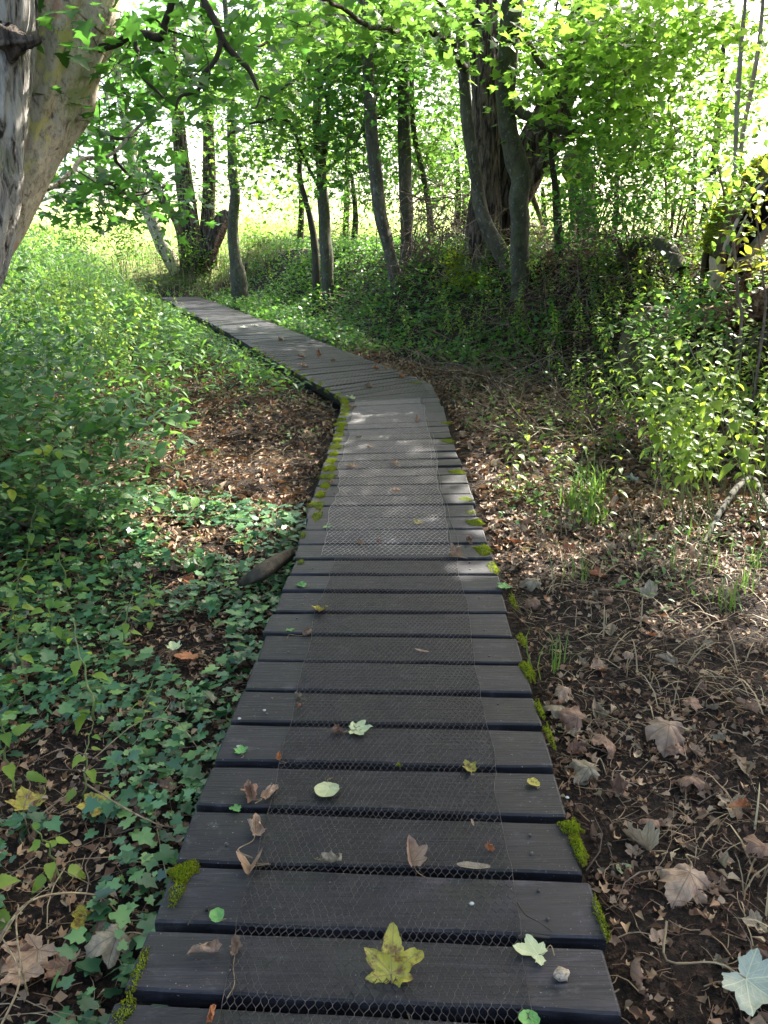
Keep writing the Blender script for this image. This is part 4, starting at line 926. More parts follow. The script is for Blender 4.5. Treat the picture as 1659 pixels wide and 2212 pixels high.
# brushwood
def brush(label, c, r, n, L, mat=M['twig'], name='brush_pile', cat='brushwood', up=.5, rad=(.004, .012)):
    P0 = c+rng.normal(0, 1, (n, 3))*r; P0[:, 2] = [tz(a, b) for a, b in P0[:, :2]]+np.abs(rng.normal(0, r[2], n)); d = rng.normal(0, 1, (n, 3)); d[:, 2] = np.abs(d[:, 2])*up; d /= np.linalg.norm(d, axis=1)[:, None]
    ll = rng.uniform(.4, 1, n)*L; K = 5; u = np.linspace(-.5, .5, K); P = P0[:, None]+d[:, None]*(u[None, :, None]*ll[:, None, None]); P += rng.normal(0, 1, (n, K, 3))*.03*L
    V, F, A = btubes(P, rng.uniform(*rad, n)[:, None]*np.linspace(1.1, .6, K), 5); m1 = MB(); m1.add(V, F, A); return tag(m1.build(name, mat, origin=c), label, cat)
brush('tangle of dark dead branches on the bank behind the slim dark pair', hit(745, 530)+np.array([0, .5, .2]), np.array([.9, .4, .3]), 130, 1.6, M['bark_dark'])
brush('leaning screen of dead reddish twigs beside the massive trunk', hit(960, 560)+np.array([0, .5, .6]), np.array([.5, .4, .6]), 190, 1.5, M['twig'], up=1.3, rad=(.004, .012))
brush('dead brushwood heaped under the dense dark shrub', hit(1380, 580)+np.array([0, .5, .3]), np.array([.7, .4, .25]), 200, 1.1, M['twig'], up=.8, rad=(.003, .011))
brush('dry stalks and dead sticks behind the cut stump', hit(1180, 570)+np.array([0, 1, .3]), np.array([.6, .4, .3]), 160, 1.0, M['straw'], up=.9, rad=(.003, .009))
P = bez([hit(1330, 590)+np.array([0, .1, .15]), hit(1380, 585)+np.array([0, .1, .3]), hit(1430, 590)+np.array([0, 0, .3]), hit(1490, 620)+np.array([0, .3, .15])], 30); m1 = MB(); V, F, uv = tube(P, .09, 14, disp_rough(1, .1, 5)); m1.add(V, F); tag(m1.build('fallen_branch', M['bark_smooth'], origin=P[0]), 'thick grey fallen branch lying across the bank under the dark shrub', 'branch')
P = bez([hit(630, 520)+np.array([0, 0, .2]), hit(680, 535)+np.array([0, -.1, .25]), hit(740, 550)+np.array([0, 0, .1])], 20); m1 = MB(); V, F, uv = tube(P, .07, 10, disp_rough(1, .1, 5)); m1.add(V, F); tag(m1.build('fallen_branch', M['bark_dark'], origin=P[0]), 'dark fallen branch lying on the bank crest beside the slim trunks', 'branch')
P = bez([gr(520, 1262, -.12), gr(560, 1240, -.04), gr(600, 1212, -.06), gr(640, 1190, -.1)], 16); log('dead_branch', 'short dark split branch on the ground against the edge of the boardwalk', 'branch', list(P[::4])+[P[-1]], [.012, .035, .03, .02], [M['bark_dark'], M['rotten']], disp_rough(2, .3, 6), 16)
P = bez([hit(1520, 1180)+np.array([0, 0, .02]), hit(1570, 1110)+np.array([0, 0, .1]), hit(1620, 1070)+np.array([0, 0, .12]), hit(1662, 1130)+np.array([0, 0, .05])], 20); log('dead_branch', 'grey crooked dead branch among the nettles', 'branch', list(P[::4])+[P[-1]], [.012, .018, .015, .012], [M['bark_smooth'], M['twig']], disp_rough(2, .2, 6), 10)
# ------------------------------------------------------------------ nettles: three plants modelled, then copied
def nettle_proto(seed, H, lm, n_pairs, ls, label, cat='nettle', leaf=NETTLE, name='nettle_plant'):
    r = np.random.default_rng(seed); ph = r.random()*6.28
    u = np.linspace(0, 1, 12); bend = np.column_stack([np.cos(ph)*u**2*.16*H, np.sin(ph)*u**2*.16*H, u*H*(1-.06*u)]); bend[:, :2] += r.normal(0, .004, (12, 2))
    root = empty(name, (0, 0, -50)); V, F, uv = tube(bend, np.linspace(.0042, .0016, 12), 6); m1 = MB(); m1.add(V, F); m1.build('stem', M['stem_green'], root)
    P = []; Rm = []; S_ = []; a0 = r.random()*6
    for k in range(n_pairs):
        t = (.22 if H < .5 or name == 'leafy_herb' else .42)+(.78 if H < .5 or name == 'leafy_herb' else .58)*(k/(n_pairs-1))**.85; p = np.array([np.interp(t, u, bend[:, i]) for i in range(3)])
        for s_ in (0, math.pi):
            if r.random() < .1: continue
            az = a0+k*math.pi/2+s_+r.normal(0, .25); el = r.normal(-.15, .25)+(.5 if t > .93 else 0)
            R = (rz(np.array([az])) @ rx(np.array([el])))[0]; P.append(p+R @ np.array([0, .012+.03*(1-t), 0])); Rm.append(R); S_.append(ls*(1.15-.65*t)*r.uniform(.75, 1.15))
    V, F, A = inst(leaf, np.array(P), np.array(Rm), np.array(S_)); m1 = MB(); m1.add(V, F, A); m1.build('leaves', lm, root)
    return root
protos = [nettle_proto(k, 1.0, M['nettle'], 12+k % 3, .088, '') for k in range(4)]
small = [nettle_proto(20+k, .32, M['nettle'], 5, .075, '', name='nettle_seedling') for k in range(3)]
balsam = [nettle_proto(40+k, .75, M['under'], 12, .10, '', leaf=OVAL, name='leafy_herb') for k in range(3)]
used = set()
def place(proto, x, y, s, lean, ldir, label, cat, group):
    if proto.name in used:
        o = proto.copy(); COL.objects.link(o)
        for c in proto.children:
            d = c.copy(); COL.objects.link(d); d.parent = o
    else: o = proto; used.add(proto.name)
    o.location = (x, y, tz(x, y)-.01); o.scale = (s, s, s)
    q = Vector((math.cos(ldir)*math.sin(lean), math.sin(ldir)*math.sin(lean), math.cos(lean))).to_track_quat('Z', 'Y'); 
    from mathutils import Quaternion
    o.rotation_mode = 'QUATERNION'; o.rotation_quaternion = q @ Quaternion((0, 0, 1), random.random()*6.28)
    return tag(o, label, cat, group)
G1 = 'tall nettles leaning over the leaf litter beside the hollow trunk'
cnt = 0
while cnt < 125:
    px, py = random.uniform(1100, 1720), random.uniform(760, 1180); p = gr(px, py, -.1)
    if p[0] < 1.55+.04*p[1] or p[1] > 10.5: continue
    if py > 1000 and px < 1430: continue
    s = random.uniform(.65, 1.15)*(1 if px > 1350 else .75); place(random.choice(protos), p[0], p[1], s, random.uniform(.1, .55), math.pi+random.uniform(-.5, .5), 'tall yellow-green nettle leaning towards the boardwalk from the sunny bank side', 'nettle', G1); cnt += 1
for k, (px, py, s) in enumerate([(1490, 1090, 1.25), (1535, 1110, 1.2), (1470, 1000, 1.15), (1650, 1190, 1.3), (1655, 1100, 1.2), (1610, 1010, 1.1), (1330, 960, .9), (1260, 940, .8)]):
    p = gr(px, py, -.1); place(protos[k % 4], p[0], p[1], s, .35, math.pi+.1, 'tall yellow-green nettle leaning towards the boardwalk from the sunny bank side', 'nettle', G1)
G2 = 'small nettles and seedlings in the litter beyond the middle planks'
for k in range(46):
    px, py = random.uniform(1030, 1330), random.uniform(850, 1130)
    if px < 1010+(py-850)*.25: continue
    p = gr(px, py, -.1); place(random.choice(small), p[0], p[1], random.uniform(.6, 1.3), random.uniform(0, .4), random.random()*6, 'small bright nettle seedling standing in the sunlit leaf litter', 'nettle', G2)
G3 = 'leafy herbs massed between the shrub and the sunlit litter'
cnt = 0
CENTa = np.array(CENT)
while cnt < 210:
    x, y = random.uniform(-7.5, -.9), random.uniform(5.6, 19); c = float(seg_dist(np.array([x]), np.array([y]), CENT)[0])
    if c > -.9: continue
    a, b, d = project(np.array([[x, y, -.1]])); a, b = a[0], b[0]
    if a < -150 or (b > 860-.1*a and a > 330 and b > 800): continue
    if a > 420 and b > 780: continue
    place(random.choice(protos+balsam), x, y, random.uniform(.5, .95)*(.7 if c > -1.4 else 1)*(1.25 if y > 10 and c < -2 else 1), random.uniform(0, .4), random.random()*6, 'bright green leafy herb standing in the sunny mass beside the bend of the boardwalk', 'herb', G3); cnt += 1
for k in range(46):
    x, y = random.uniform(-5.6, -2.5), random.uniform(6.2, 12)
    if x > -2.5-.06*y: continue
    place(random.choice(protos), x, y, random.uniform(1.05, 1.45), random.uniform(0, .3), random.random()*6, 'tall nettle standing above the leafy mass under the old two-stemmed tree', 'nettle', 'tall nettles above the leafy mass under the old tree')
G4 = 'young nettles rising through the ivy carpet'
for px, py, s in [(60, 1480, 1.2), (150, 1300, 1.1), (210, 1560, 1.3), (30, 1700, 1.2), (260, 1420, 1.0), (110, 1400, 1.1), (20, 1380, 1.3), (180, 1720, .9), (330, 1350, .8), (300, 1600, .8), (60, 1230, 1.2), (250, 1250, 1.), (420, 1230, .8), (130, 1900, .9), (5, 1960, 1.1)]:
    p = gr(px, py, -.17); place(random.choice(small), p[0], p[1], s, random.uniform(0, .4), random.random()*6, 'young soft-green nettle rising through the ivy carpet', 'nettle', G4)
tg = np.concatenate([blob(1400, 690, 90, 60, 7.6, .4, 16), blob(1520, 660, 80, 50, 6.9, .3, 14)]); shrub('bramble_shrub', 'leafy sprays half hiding the rotten stump below the hollow trunk', (2.9, 7.3), tg, M['under'], 22, .13, (.05, .085), OVAL, .002, 6)
G5 = 'leafy herbs and seedlings covering the shaded bank'
cnt = 0
while cnt < 270:
    px, py = random.uniform(430, 1560) if cnt < 190 else random.uniform(960, 1330), random.uniform(545, 800); p = hit(px, py)
    if p[1] > 24 or float(seg_dist(p[:1], p[1:2], FOOT)[0]) < .15: continue
    place(random.choice(balsam+protos+small), p[0], p[1], random.uniform(.45, .85), random.uniform(.1, .7), random.random()*6, 'fresh green leafy herb rooted on the bank between the trunks and the slope foot', 'herb', G5); cnt += 1
for p_ in protos+small+balsam:
    if p_.name not in used: p_.location = (0, 60, 0)

# shrubs hanging into view beside the old two-stemmed tree
def wblob(cx, cy, cz, rx_, ry_, rz_, n):
    out = []
    while len(out) < n:
        q = rng.uniform(-1, 1, 3)
        if q @ q > 1: continue
        p = np.array([cx, cy, cz])+q*[rx_, ry_, rz_]
        if p[2] > tz(p[0], p[1])+.05: out.append(p)
    return np.array(out)
shrub('rose_shrub', 'arching blue-green shrub with rounded leaflets beside the ivy carpet', (-2.6, 4.3), np.concatenate([wblob(-2.35, 4.4, .35, .75, .9, .5, 110), wblob(-1.75, 4.3, .25, .45, .4, .25, 24)]), M['shrub'], 17, .14, (.055, .105), OVAL, .0022, 9, tilt=.5)
shrub('rose_shrub', 'taller grey-green shrub under the old two-stemmed tree', (-3.6, 6.0), np.concatenate([wblob(-3.3, 5.9, .6, 1.1, .9, .75, 150)]), M['shrub'], 22, .17, (.05, .09), OVAL, .0024, 10, tilt=.5)
shrub('rose_shrub', 'low shrub spreading at the near side of the ivy carpet', (-2.4, 3.1), wblob(-2.2, 3.2, .1, .6, .6, .3, 44), M['shrub'], 15, .1, (.045, .075), OVAL, .002, 7, tilt=.5)
shrub('dogwood_shrub', 'drooping spray of broad oval leaves reaching over the sunlit litter', (-2.3, 5.1), wblob(-1.75, 5.0, .42, .45, .3, .16, 20), M['shrub'], 7, .1, (.09, .13), OVAL, .0025, 3, tilt=.5)
shrub('bramble_shrub', 'dark bramble thicket at the foot of the old two-stemmed tree', (-4.9, 8.0), wblob(-4.6, 7.8, .7, 1.0, 1.0, .9, 90), M['syc_dark'], 26, .2, (.05, .09), OVAL, .0025, 8)
yl = shrub('rose_spray', 'yellow-leaved spray at the edge of the arching blue-green shrub', (-2.3, 3.9), wblob(-2.0, 4.05, .35, .25, .25, .12, 5), M['yellow'], 6, .05, (.07, .1), OVAL, .002, 2, cat='spray')

# ------------------------------------------------------------------ uncountable ground layers
def onground(n, xr, yr, f=None, dens=None, z=(0, 0)):
    x = rng.uniform(*xr, n); y = yr[0]+(yr[1]-yr[0])*rng.random(n)**(dens or 1)
    m = f(x, y) if f else np.ones(n, bool); x, y = x[m], y[m]
    return np.column_stack([x, y, terr(x, y)+rng.uniform(z[0], z[1], len(x))])
def cdist(x, y): return seg_dist(x, y, CENT)
def nz(x, y, s=1, k=0): return fbm(np.column_stack([x*s, y*s, x*0+k]), k)
def deck_clear(P, m=.0):
    c = np.abs(cdist(P[:, 0], P[:, 1])); return P[(c > .56+m)]
def px_(x, y, z=-.15): return project(np.column_stack([x, y, np.full(len(x), z)]))
def scatter(name, mat, sets, kind='stuff', label=None, cat=None):
    m1 = MB()
    for T, P, R, Sz in sets:
        V, F, A = inst(T, P, R, Sz); m1.add(V, F, A)
    o = m1.build(name, mat); tag(o, label, cat, kind=kind); return o
# ivy carpet
def ivymask(x, y):
    a, b, d = px_(x, y); c = cdist(x, y)
    w = nz(x, y, 1.9, 3)
    bare = ((a-170)/200)**2+((b-1900)/110)**2 < 1
    bare2 = ((a-430)/190)**2+((b-1450)/120)**2 < 1
    hug = c > -.68-.1*w
    bare3 = ((a-130)/200)**2+((b-2110)/130)**2 < 1
    return (c < -.5) & ~(bare3 & ~hug & (w < .66)) & (b > 1040+.12*a) & ((w > .39) | hug) & ~(bare & (w < .62) & ~hug) & ~(bare2 & (w < .5) & ~hug) & (rng.random(len(x)) < .95)
P = onground(21000, (-3.6, -.45), (.3, 6.2), ivymask, z=(.02, .1)); n = len(P)
scatter('ivy', M['ivy'], [(IVY, P, rz(rng.random(n)*6.28) @ rx(rng.normal(0, .45, n)) @ rz(rng.random(n)*6.28), (.022+.05*rng.random(n)**1.6)*np.where(rng.random(n) < .12, 1.3, 1))], label='glossy dark ivy carpet covering the ground', cat='ivy')
# leaf litter
def litmask(x, y):
    a, b, d = px_(x, y); c = cdist(x, y); w = nz(x, y, 1.3, 8)
    near = np.abs(c) < 2.6+.2*y
    soil = ((a-1000)/160)**2+((b-765)/32)**2 < 1
    thin = (c > 0) & (y < 3.6) & (w < .47)
    return near & ~soil & (np.abs(c) > .5) & ~(thin & (rng.random(len(x)) < .55))
P = np.concatenate([onground(36000, (-3.4, 3.9), (.5, 5.2), litmask, z=(.0, .022)), onground(34000, (-4, 4.5), (4.8, 12.5), litmask, z=(.0, .025))]); P = deck_clear(P, .0); n = len(P)
R = rand_rot(n, .55); k = n//2; sz = rng.uniform(.012, .05, n)*np.where(P[:, 1] < 4, .8, 1.35)
q = n//4; scatter('leaf_litter', M['litter'], [(CRUMB, P[:q], R[:q], sz[:q]), (CRUMB2, P[q:k], R[q:k], sz[q:k]*1.1), (CRUMB3, P[k:], R[k:], sz[k:]*1.25)])
P = deck_clear(np.concatenate([onground(60000, (-3, 3.2), (.5, 4.8), None, z=(-.004, .012)), onground(22000, (-3.4, 3.9), (4.8, 10), None, z=(0, .012))]), -.02); n = len(P)
scatter('humus_crumbs', M['humus'], [(CRUMB, P, rand_rot(n, .9), rng.uniform(.006, .02, n))])
def sticks(name, n, xr, yr, f, L, rad, mat, z=(.0, .03), tilt=.18, K=4, curv=.12, clear=.0):
    P0 = deck_clear(onground(n, xr, yr, f, z=z), clear); n = len(P0); az = rng.random(n)*6.283; el = np.abs(rng.normal(0, tilt, n)); ll = rng.uniform(*L, n)
    d = np.column_stack([np.cos(az)*np.cos(el), np.sin(az)*np.cos(el), np.sin(el)]); u = np.linspace(0, 1, K)
    P = P0[:, None]+d[:, None]*(u[None, :, None]*ll[:, None, None]); sd_ = np.column_stack([-np.sin(az), np.cos(az), np.zeros(n)])*(rng.normal(0, curv, n)*ll)[:, None]
    P += sd_[:, None]*np.sin(u*math.pi)[None, :, None]; P[:, :, 2] += (rng.random(n)*.1*ll)[:, None]*np.sin(u*math.pi)
    end = P[:, -1]; ok = np.abs(cdist(end[:, 0], end[:, 1])) > .5
    P = P[ok]; V, F, A = btubes(P, rng.uniform(*rad, len(P))[:, None]*np.linspace(1.05, .55, K), 4); m1 = MB(); m1.add(V, F, A); return tag(m1.build(name, mat), kind='stuff')
sticks('dry_stalks', 2200, (.4, 3.6), (.6, 6.5), lambda x, y: nz(x, y, 1.5, 4) > .45, (.05, .24), (.0006, .0014), M['straw'])
sticks('dry_stalks', 9000, (.4, 3.4), (.6, 5.5), None, (.02, .09), (.0007, .002), M['litter'], z=(0, .015))
sticks('dry_stalks', 5000, (-3, -.5), (.6, 7), None, (.02, .09), (.0007, .002), M['litter'], z=(0, .015))
sticks('dry_stalks', 1600, (-3, -.5), (.6, 9), None, (.06, .3), (.0008, .0022), M['straw'])
sticks('dry_stalks', 3400, (-1, 6), (6, 17), lambda x, y: cdist(x, y) > .6, (.15, .6), (.0015, .004), M['straw'], tilt=.5, z=(0, .1))
sticks('fallen_twigs', 800, (-2.6, 3.4), (.6, 6.5), None, (.04, .22), (.0012, .003), M['twig'])
sticks('fallen_twigs', 700, (.5, 7), (7, 16), lambda x, y: cdist(x, y) > .9, (.3, 1.1), (.003, .01), M['twig'], tilt=.5, z=(0, .12))
# pale arched runners over the dark soil
def runner(pts, r, mat=M['straw'], label=None):
    P = bez([gr(a, b, z) for a, b, z in pts], 30); V, F, uv = tube(P, np.linspace(r, r*.6, len(P)), 6); m1 = MB(); m1.add(V, F); return tag(m1.build('bare_runner', mat, origin=P[0]), label, 'runner')
runner([(-20, 2080, -.12), (10, 2010, -.06), (60, 1950, -.03), (130, 1930, -.05), (210, 1935, -.1), (260, 1975, -.14)], .0035, label='long pale arched runner crossing the dark bare soil')
runner([(60, 2150, -.14), (45, 2080, -.07), (35, 2000, -.05), (40, 1955, -.06)], .003, label='pale upright runner joining the long arched one')
runner([(-10, 2240, -.1), (40, 2130, -.05), (30, 2070, -.06), (-20, 1990, -.1)], .0028, label='pale curved runner at the lower corner beside the tan leaf')
runner([(200, 1640, -.13), (300, 1560, -.06), (380, 1560, -.05), (430, 1620, -.12)], .0022, label='thin bowed runner over the ivy near the fourth plank end')
runner([(180, 1690, -.13), (260, 1740, -.09), (340, 1780, -.1), (400, 1790, -.14)], .003, label='thin pale stick lying along the ivy below the bowed runner')
# green cover of the bank and beyond
def covmask(x, y):
    d = seg_dist(x, y, FOOT); c = cdist(x, y); w = nz(x, y, .9, 12); a, b, dd = px_(x, y, .3)
    rt = (d > -.15) & (w > np.where((x > .4) & (x < 4) & (y < 15), .4, .2))
    edge_ = (c > .62) & (y > 12)
    return rt | edge_
P = deck_clear(np.concatenate([onground(60000, (-7, 8), (6, 27), covmask, dens=1.15, z=(0, .16)), onground(30000, (-4.5, 2.2), (10, 22), covmask, z=(0, .16))])); P[:, 2] += np.abs(rng.normal(0, .11, len(P)))*(nz(P[:, 0], P[:, 1], 1.4, 2) > .45); n = len(P); k = n//2
R = rand_rot(n, .6)
scatter('ground_cover', M['cover'], [(OVAL_LO, P[:k], R[:k], rng.uniform(.045, .11, k)), (IVY, P[k:], R[k:], rng.uniform(.04, .09, n-k))])
def leftmask(x, y):
    c = cdist(x, y); a, b, dd = px_(x, y, .2)
    return (c < -.75) & ~((a > 400) & (b > 800)) & (a < 760)
P = onground(9000, (-12, -2.5), (23.6, 31), None, z=(0, .3)); n = len(P)
scatter('ground_cover', M['cover'], [(OVAL_LO, P, rand_rot(n, .6), rng.uniform(.06, .13, n))])
P = onground(2600, (-11, -3), (23.8, 30), None, z=(0, 0)); n = len(P)
scatter('grass', M['straw'], [(BLADE, P, rz(rng.random(n)*6.28) @ rx(np.abs(rng.normal(.8, .3, n))), rng.uniform(.25, .5, n))])
P = onground(62000, (-13, -.6), (5.5, 27), leftmask, dens=1.1, z=(0, .1)); h = .2+.75*sstep(.8, 2.4, -cdist(P[:, 0], P[:, 1]))+.5*sstep(9, 16, P[:, 1])*sstep(1.5, 3.5, -cdist(P[:, 0], P[:, 1])); P[:, 2] += rng.random(len(P))**.8*h*(.4+nz(P[:, 0], P[:, 1], 1.2, 5)); n = len(P); k = n//2
scatter('undergrowth', M['under'], [(NARROW, P[:k], rand_rot(k, .6), rng.uniform(.08, .15, k)), (OVAL_LO, P[k:], rand_rot(n-k, .6), rng.uniform(.05, .1, n-k))])
# litter edge sprinkled with green seedlings
def sprink(x, y):
    c = cdist(x, y); return (np.abs(c) > .62) & (nz(x, y, 2.4, 31) > .56)
P = np.concatenate([onground(5000, (-3.2, -.6), (4, 10), sprink, z=(.01, .09)), onground(4600, (.7, 3.6), (3.0, 9.5), sprink, z=(.01, .09))]); n = len(P)
scatter('seedlings', M['cover'], [(OVAL, P, rand_rot(n, .45), rng.uniform(.018, .05, n))])
# grass
def tuftpts(cs_, n, spread, L, mat, name, label=None, cat=None, kind='stuff'):
    m1 = MB()
    for (x, y) in cs_:
        m = n; P = np.column_stack([x+rng.normal(0, spread, m), y+rng.normal(0, spread, m), np.zeros(m)]); P[:, 2] = terr(P[:, 0], P[:, 1])-.005
        V, F, A = inst(BLADE, P, rz(rng.random(m)*6.28) @ rx(np.abs(rng.normal(.75, .3, m))), rng.uniform(*L, m)); m1.add(V, F, A)
    return tag(m1.build(name, mat), label, cat, kind=kind)
tf = [tuple(gr(px, py, -.1)[:2]) for px, py in [(1265, 1075), (1240, 1100), (1290, 1090), (1275, 1120), (1450, 1250), (1520, 1180), (1600, 1290), (1560, 1330), (1380, 1180), (1240, 1260), (1180, 1440), (1520, 1250), (1640, 1240)]]
for k, t in enumerate(tf[:4]): tuftpts([t], 26, .04, (.14, .34), M['grass'], 'grass', None)
tuftpts(tf[4:], 14, .05, (.08, .2), M['grass'], 'grass')
P = onground(2600, (.8, 3.4), (1.4, 5.2), lambda x, y: nz(x, y, 1.8, 44) > .52, z=(0, .01)); P = deck_clear(P, .08); n = len(P)
scatter('grass', M['straw'], [(BLADE, P, rz(rng.random(n)*6.28) @ rx(rng.normal(-.05, .35, n)), rng.uniform(.1, .26, n)*.7)])
P = onground(16000, (-26, 10), (31, 60), lambda x, y: (y > 24), dens=1.5, z=(0, 0)); n = len(P)
scatter('meadow_grass', M['hay'], [(BLADE*1 if False else BLADE, P, rz(rng.random(n)*6.28) @ rx(np.abs(rng.normal(.9, .3, n))), rng.uniform(.3, .6, n))])
P = onground(6000, (-14, -3), (12, 27), lambda x, y: (cdist(x, y) < -1.6), z=(0, 0)); n = len(P)
scatter('grass', M['grass'], [(BLADE, P, rz(rng.random(n)*6.28) @ rx(np.abs(rng.normal(1.0, .3, n))), rng.uniform(.5, 1.0, n))])

# ------------------------------------------------------------------ fallen leaves one can pick out
def leaf_radius(t, teeth=.05, sd_=0):
    r = 0
    for L, a, w_ in ((1., 0, 38), (.88, 52, 34), (.88, -52, 34), (.6, 104, 32), (.6, -104, 32)):
        d = np.abs((t-R_(a)+math.pi) % (2*math.pi)-math.pi); r = np.maximum(r, L*(1-np.clip(d/R_(w_), 0, 1.6)**1.15*.5))
    r = np.maximum(r, .4); back = np.abs(np.abs(t)-math.pi) < R_(32); r = np.where(back, .12+.16*np.abs(np.abs(t)-math.pi)/R_(32)*1.0, r)
    return r*(1+teeth*(2*np.abs((t*7.0+sd_) % 1-.5)-.5))
def leafmesh(seed, kx=0, ky=0, fold=0, crumple=.05, lobed=True, bite=False, narrow=1, torn=0):
    r = np.random.default_rng(seed); na, nr = 72, 9; t = np.linspace(-math.pi, math.pi, na, endpoint=False)
    rad = leaf_radius(t, .07, seed) if lobed else (.55+.3*np.cos(t)+.15*np.abs(np.cos(t)))*(1+.03*np.sin(t*9))
    rad = rad*(1+.1*(vn(np.column_stack([np.cos(t)*2+seed, np.sin(t)*2, t*0]))-.5))
    if bite: rad = np.where(np.abs(t+.9) < .42, .3, rad)
    if torn: rad = np.where(np.abs(t-.9) < torn, rad*.35, rad)
    rr = np.linspace(0, 1, nr)[1:]; X = [0]; Y = [0]
    for q in rr: X += list(np.sin(t)*rad*q*narrow); Y += list(np.cos(t)*rad*q)
    X, Y = np.array(X), np.array(Y); u0 = np.column_stack([X*.5+.5, Y*.5+.5])
    Zc = fold*np.abs(X)+crumple*(fbm(np.column_stack([X*2.3+seed, Y*2.3, X*0]), seed, 3)-.5)*4*np.hypot(X, Y)
    ang = np.arctan2(X, Y); Zc += crumple*.8*np.cos(ang*7.2)*np.hypot(X, Y)**1.5*-.5+crumple*.5*(fbm(np.column_stack([X*7+seed, Y*7, X*0]), seed+5, 3)-.5)*2*np.hypot(X, Y)
    a = X.copy(); b = Y.copy(); z = Zc
    if kx: th = X*kx; a = np.sin(th)/kx*np.where(True, 1, 1)-np.sin(th)*z; z = (1-np.cos(th))/kx+np.cos(th)*z
    if ky: th = Y*ky; b2 = np.sin(th)/ky-np.sin(th)*z; z2 = (1-np.cos(th))/ky+np.cos(th)*z; b, z = b2, z2
    V = np.column_stack([a, b, z]); V[:, 2] -= V[:, 2].min()
    F = [(0, 1+(k+1) % na, 1+k) for k in range(na)]; F3 = np.array(F); F4 = []
    for q in range(nr-2):
        for k in range(na): i0 = 1+q*na; F4.append((i0+k, i0+(k+1) % na, i0+na+(k+1) % na, i0+na+k))
    return V, F3, np.array(F4), u0
LEAFSPEC = {'flat': dict(kx=.6, ky=.5, fold=.06, crumple=.13), 'cup': dict(kx=1.5, ky=.9, fold=.1, crumple=.17), 'curl': dict(kx=2.8, ky=.8, fold=.2, crumple=.22), 'roll': dict(kx=4.2, ky=.3, fold=.1, crumple=.16), 'crum': dict(kx=2.2, ky=2.4, fold=.3, crumple=.28),
            'fold': dict(kx=.5, ky=.5, fold=.95, crumple=.06), 'big': dict(kx=.8, ky=1.0, fold=.05, crumple=.3), 'oval': dict(kx=.6, ky=.4, fold=.12, crumple=.03, lobed=False), 'bite': dict(kx=.4, ky=.3, fold=.05, crumple=.04, bite=True), 'arch': dict(kx=-1.3, ky=-.8, fold=-.1, crumple=.17), 'sliver': dict(kx=.5, ky=.4, fold=.5, crumple=.02, lobed=False, narrow=.28)}
STEMS = {}
def leafobj(kind, seed, mat, stemlen=.9, sbend=.3):
    V, F3, F4, uv = leafmesh(seed, **LEAFSPEC[kind]); V = V*.1
    o = empty('fallen_leaf', (0, 0, 0)); m1 = MB(); m1.add(V, F4, uv=uv); m1.F.append(F3); m1.A.append(np.full(len(F3), .5)); m1.M.append(np.zeros(len(F3), int)); m1.build('blade', mat, o)
    if stemlen:
        c = V[0]; P = bez([c, c+np.array([.02*sbend, -.33*stemlen*.1, -.1*c[2]]), c+np.array([.1*sbend, -.7*stemlen*.1, -.5*c[2]]), np.array([c[0]+.2*sbend*.1, -stemlen*.1, .002])], 12); VV, FF, _ = tube(P, np.linspace(.0018, .0027, len(P)), 5); m1 = MB(); m1.add(VV, FF); m1.build('leaf_stalk', M['straw'], o)
    return o
def put(o, px, py, z, size, rot, tilt=(0, 0), label=None, cat='leaf', group=None, on_deck=True):
    if z is None: g = hit(px, py); g = np.array([g[0], g[1], g[2]+(.05 if px < 500 or px > 1598 else .014)])
    else: g = gr(px, py, z)
    o.location = g; o.scale = (size*10, size*10, size*10); o.rotation_euler = (tilt[0], tilt[1], R_(rot)); tag(o, label, cat, group); return o
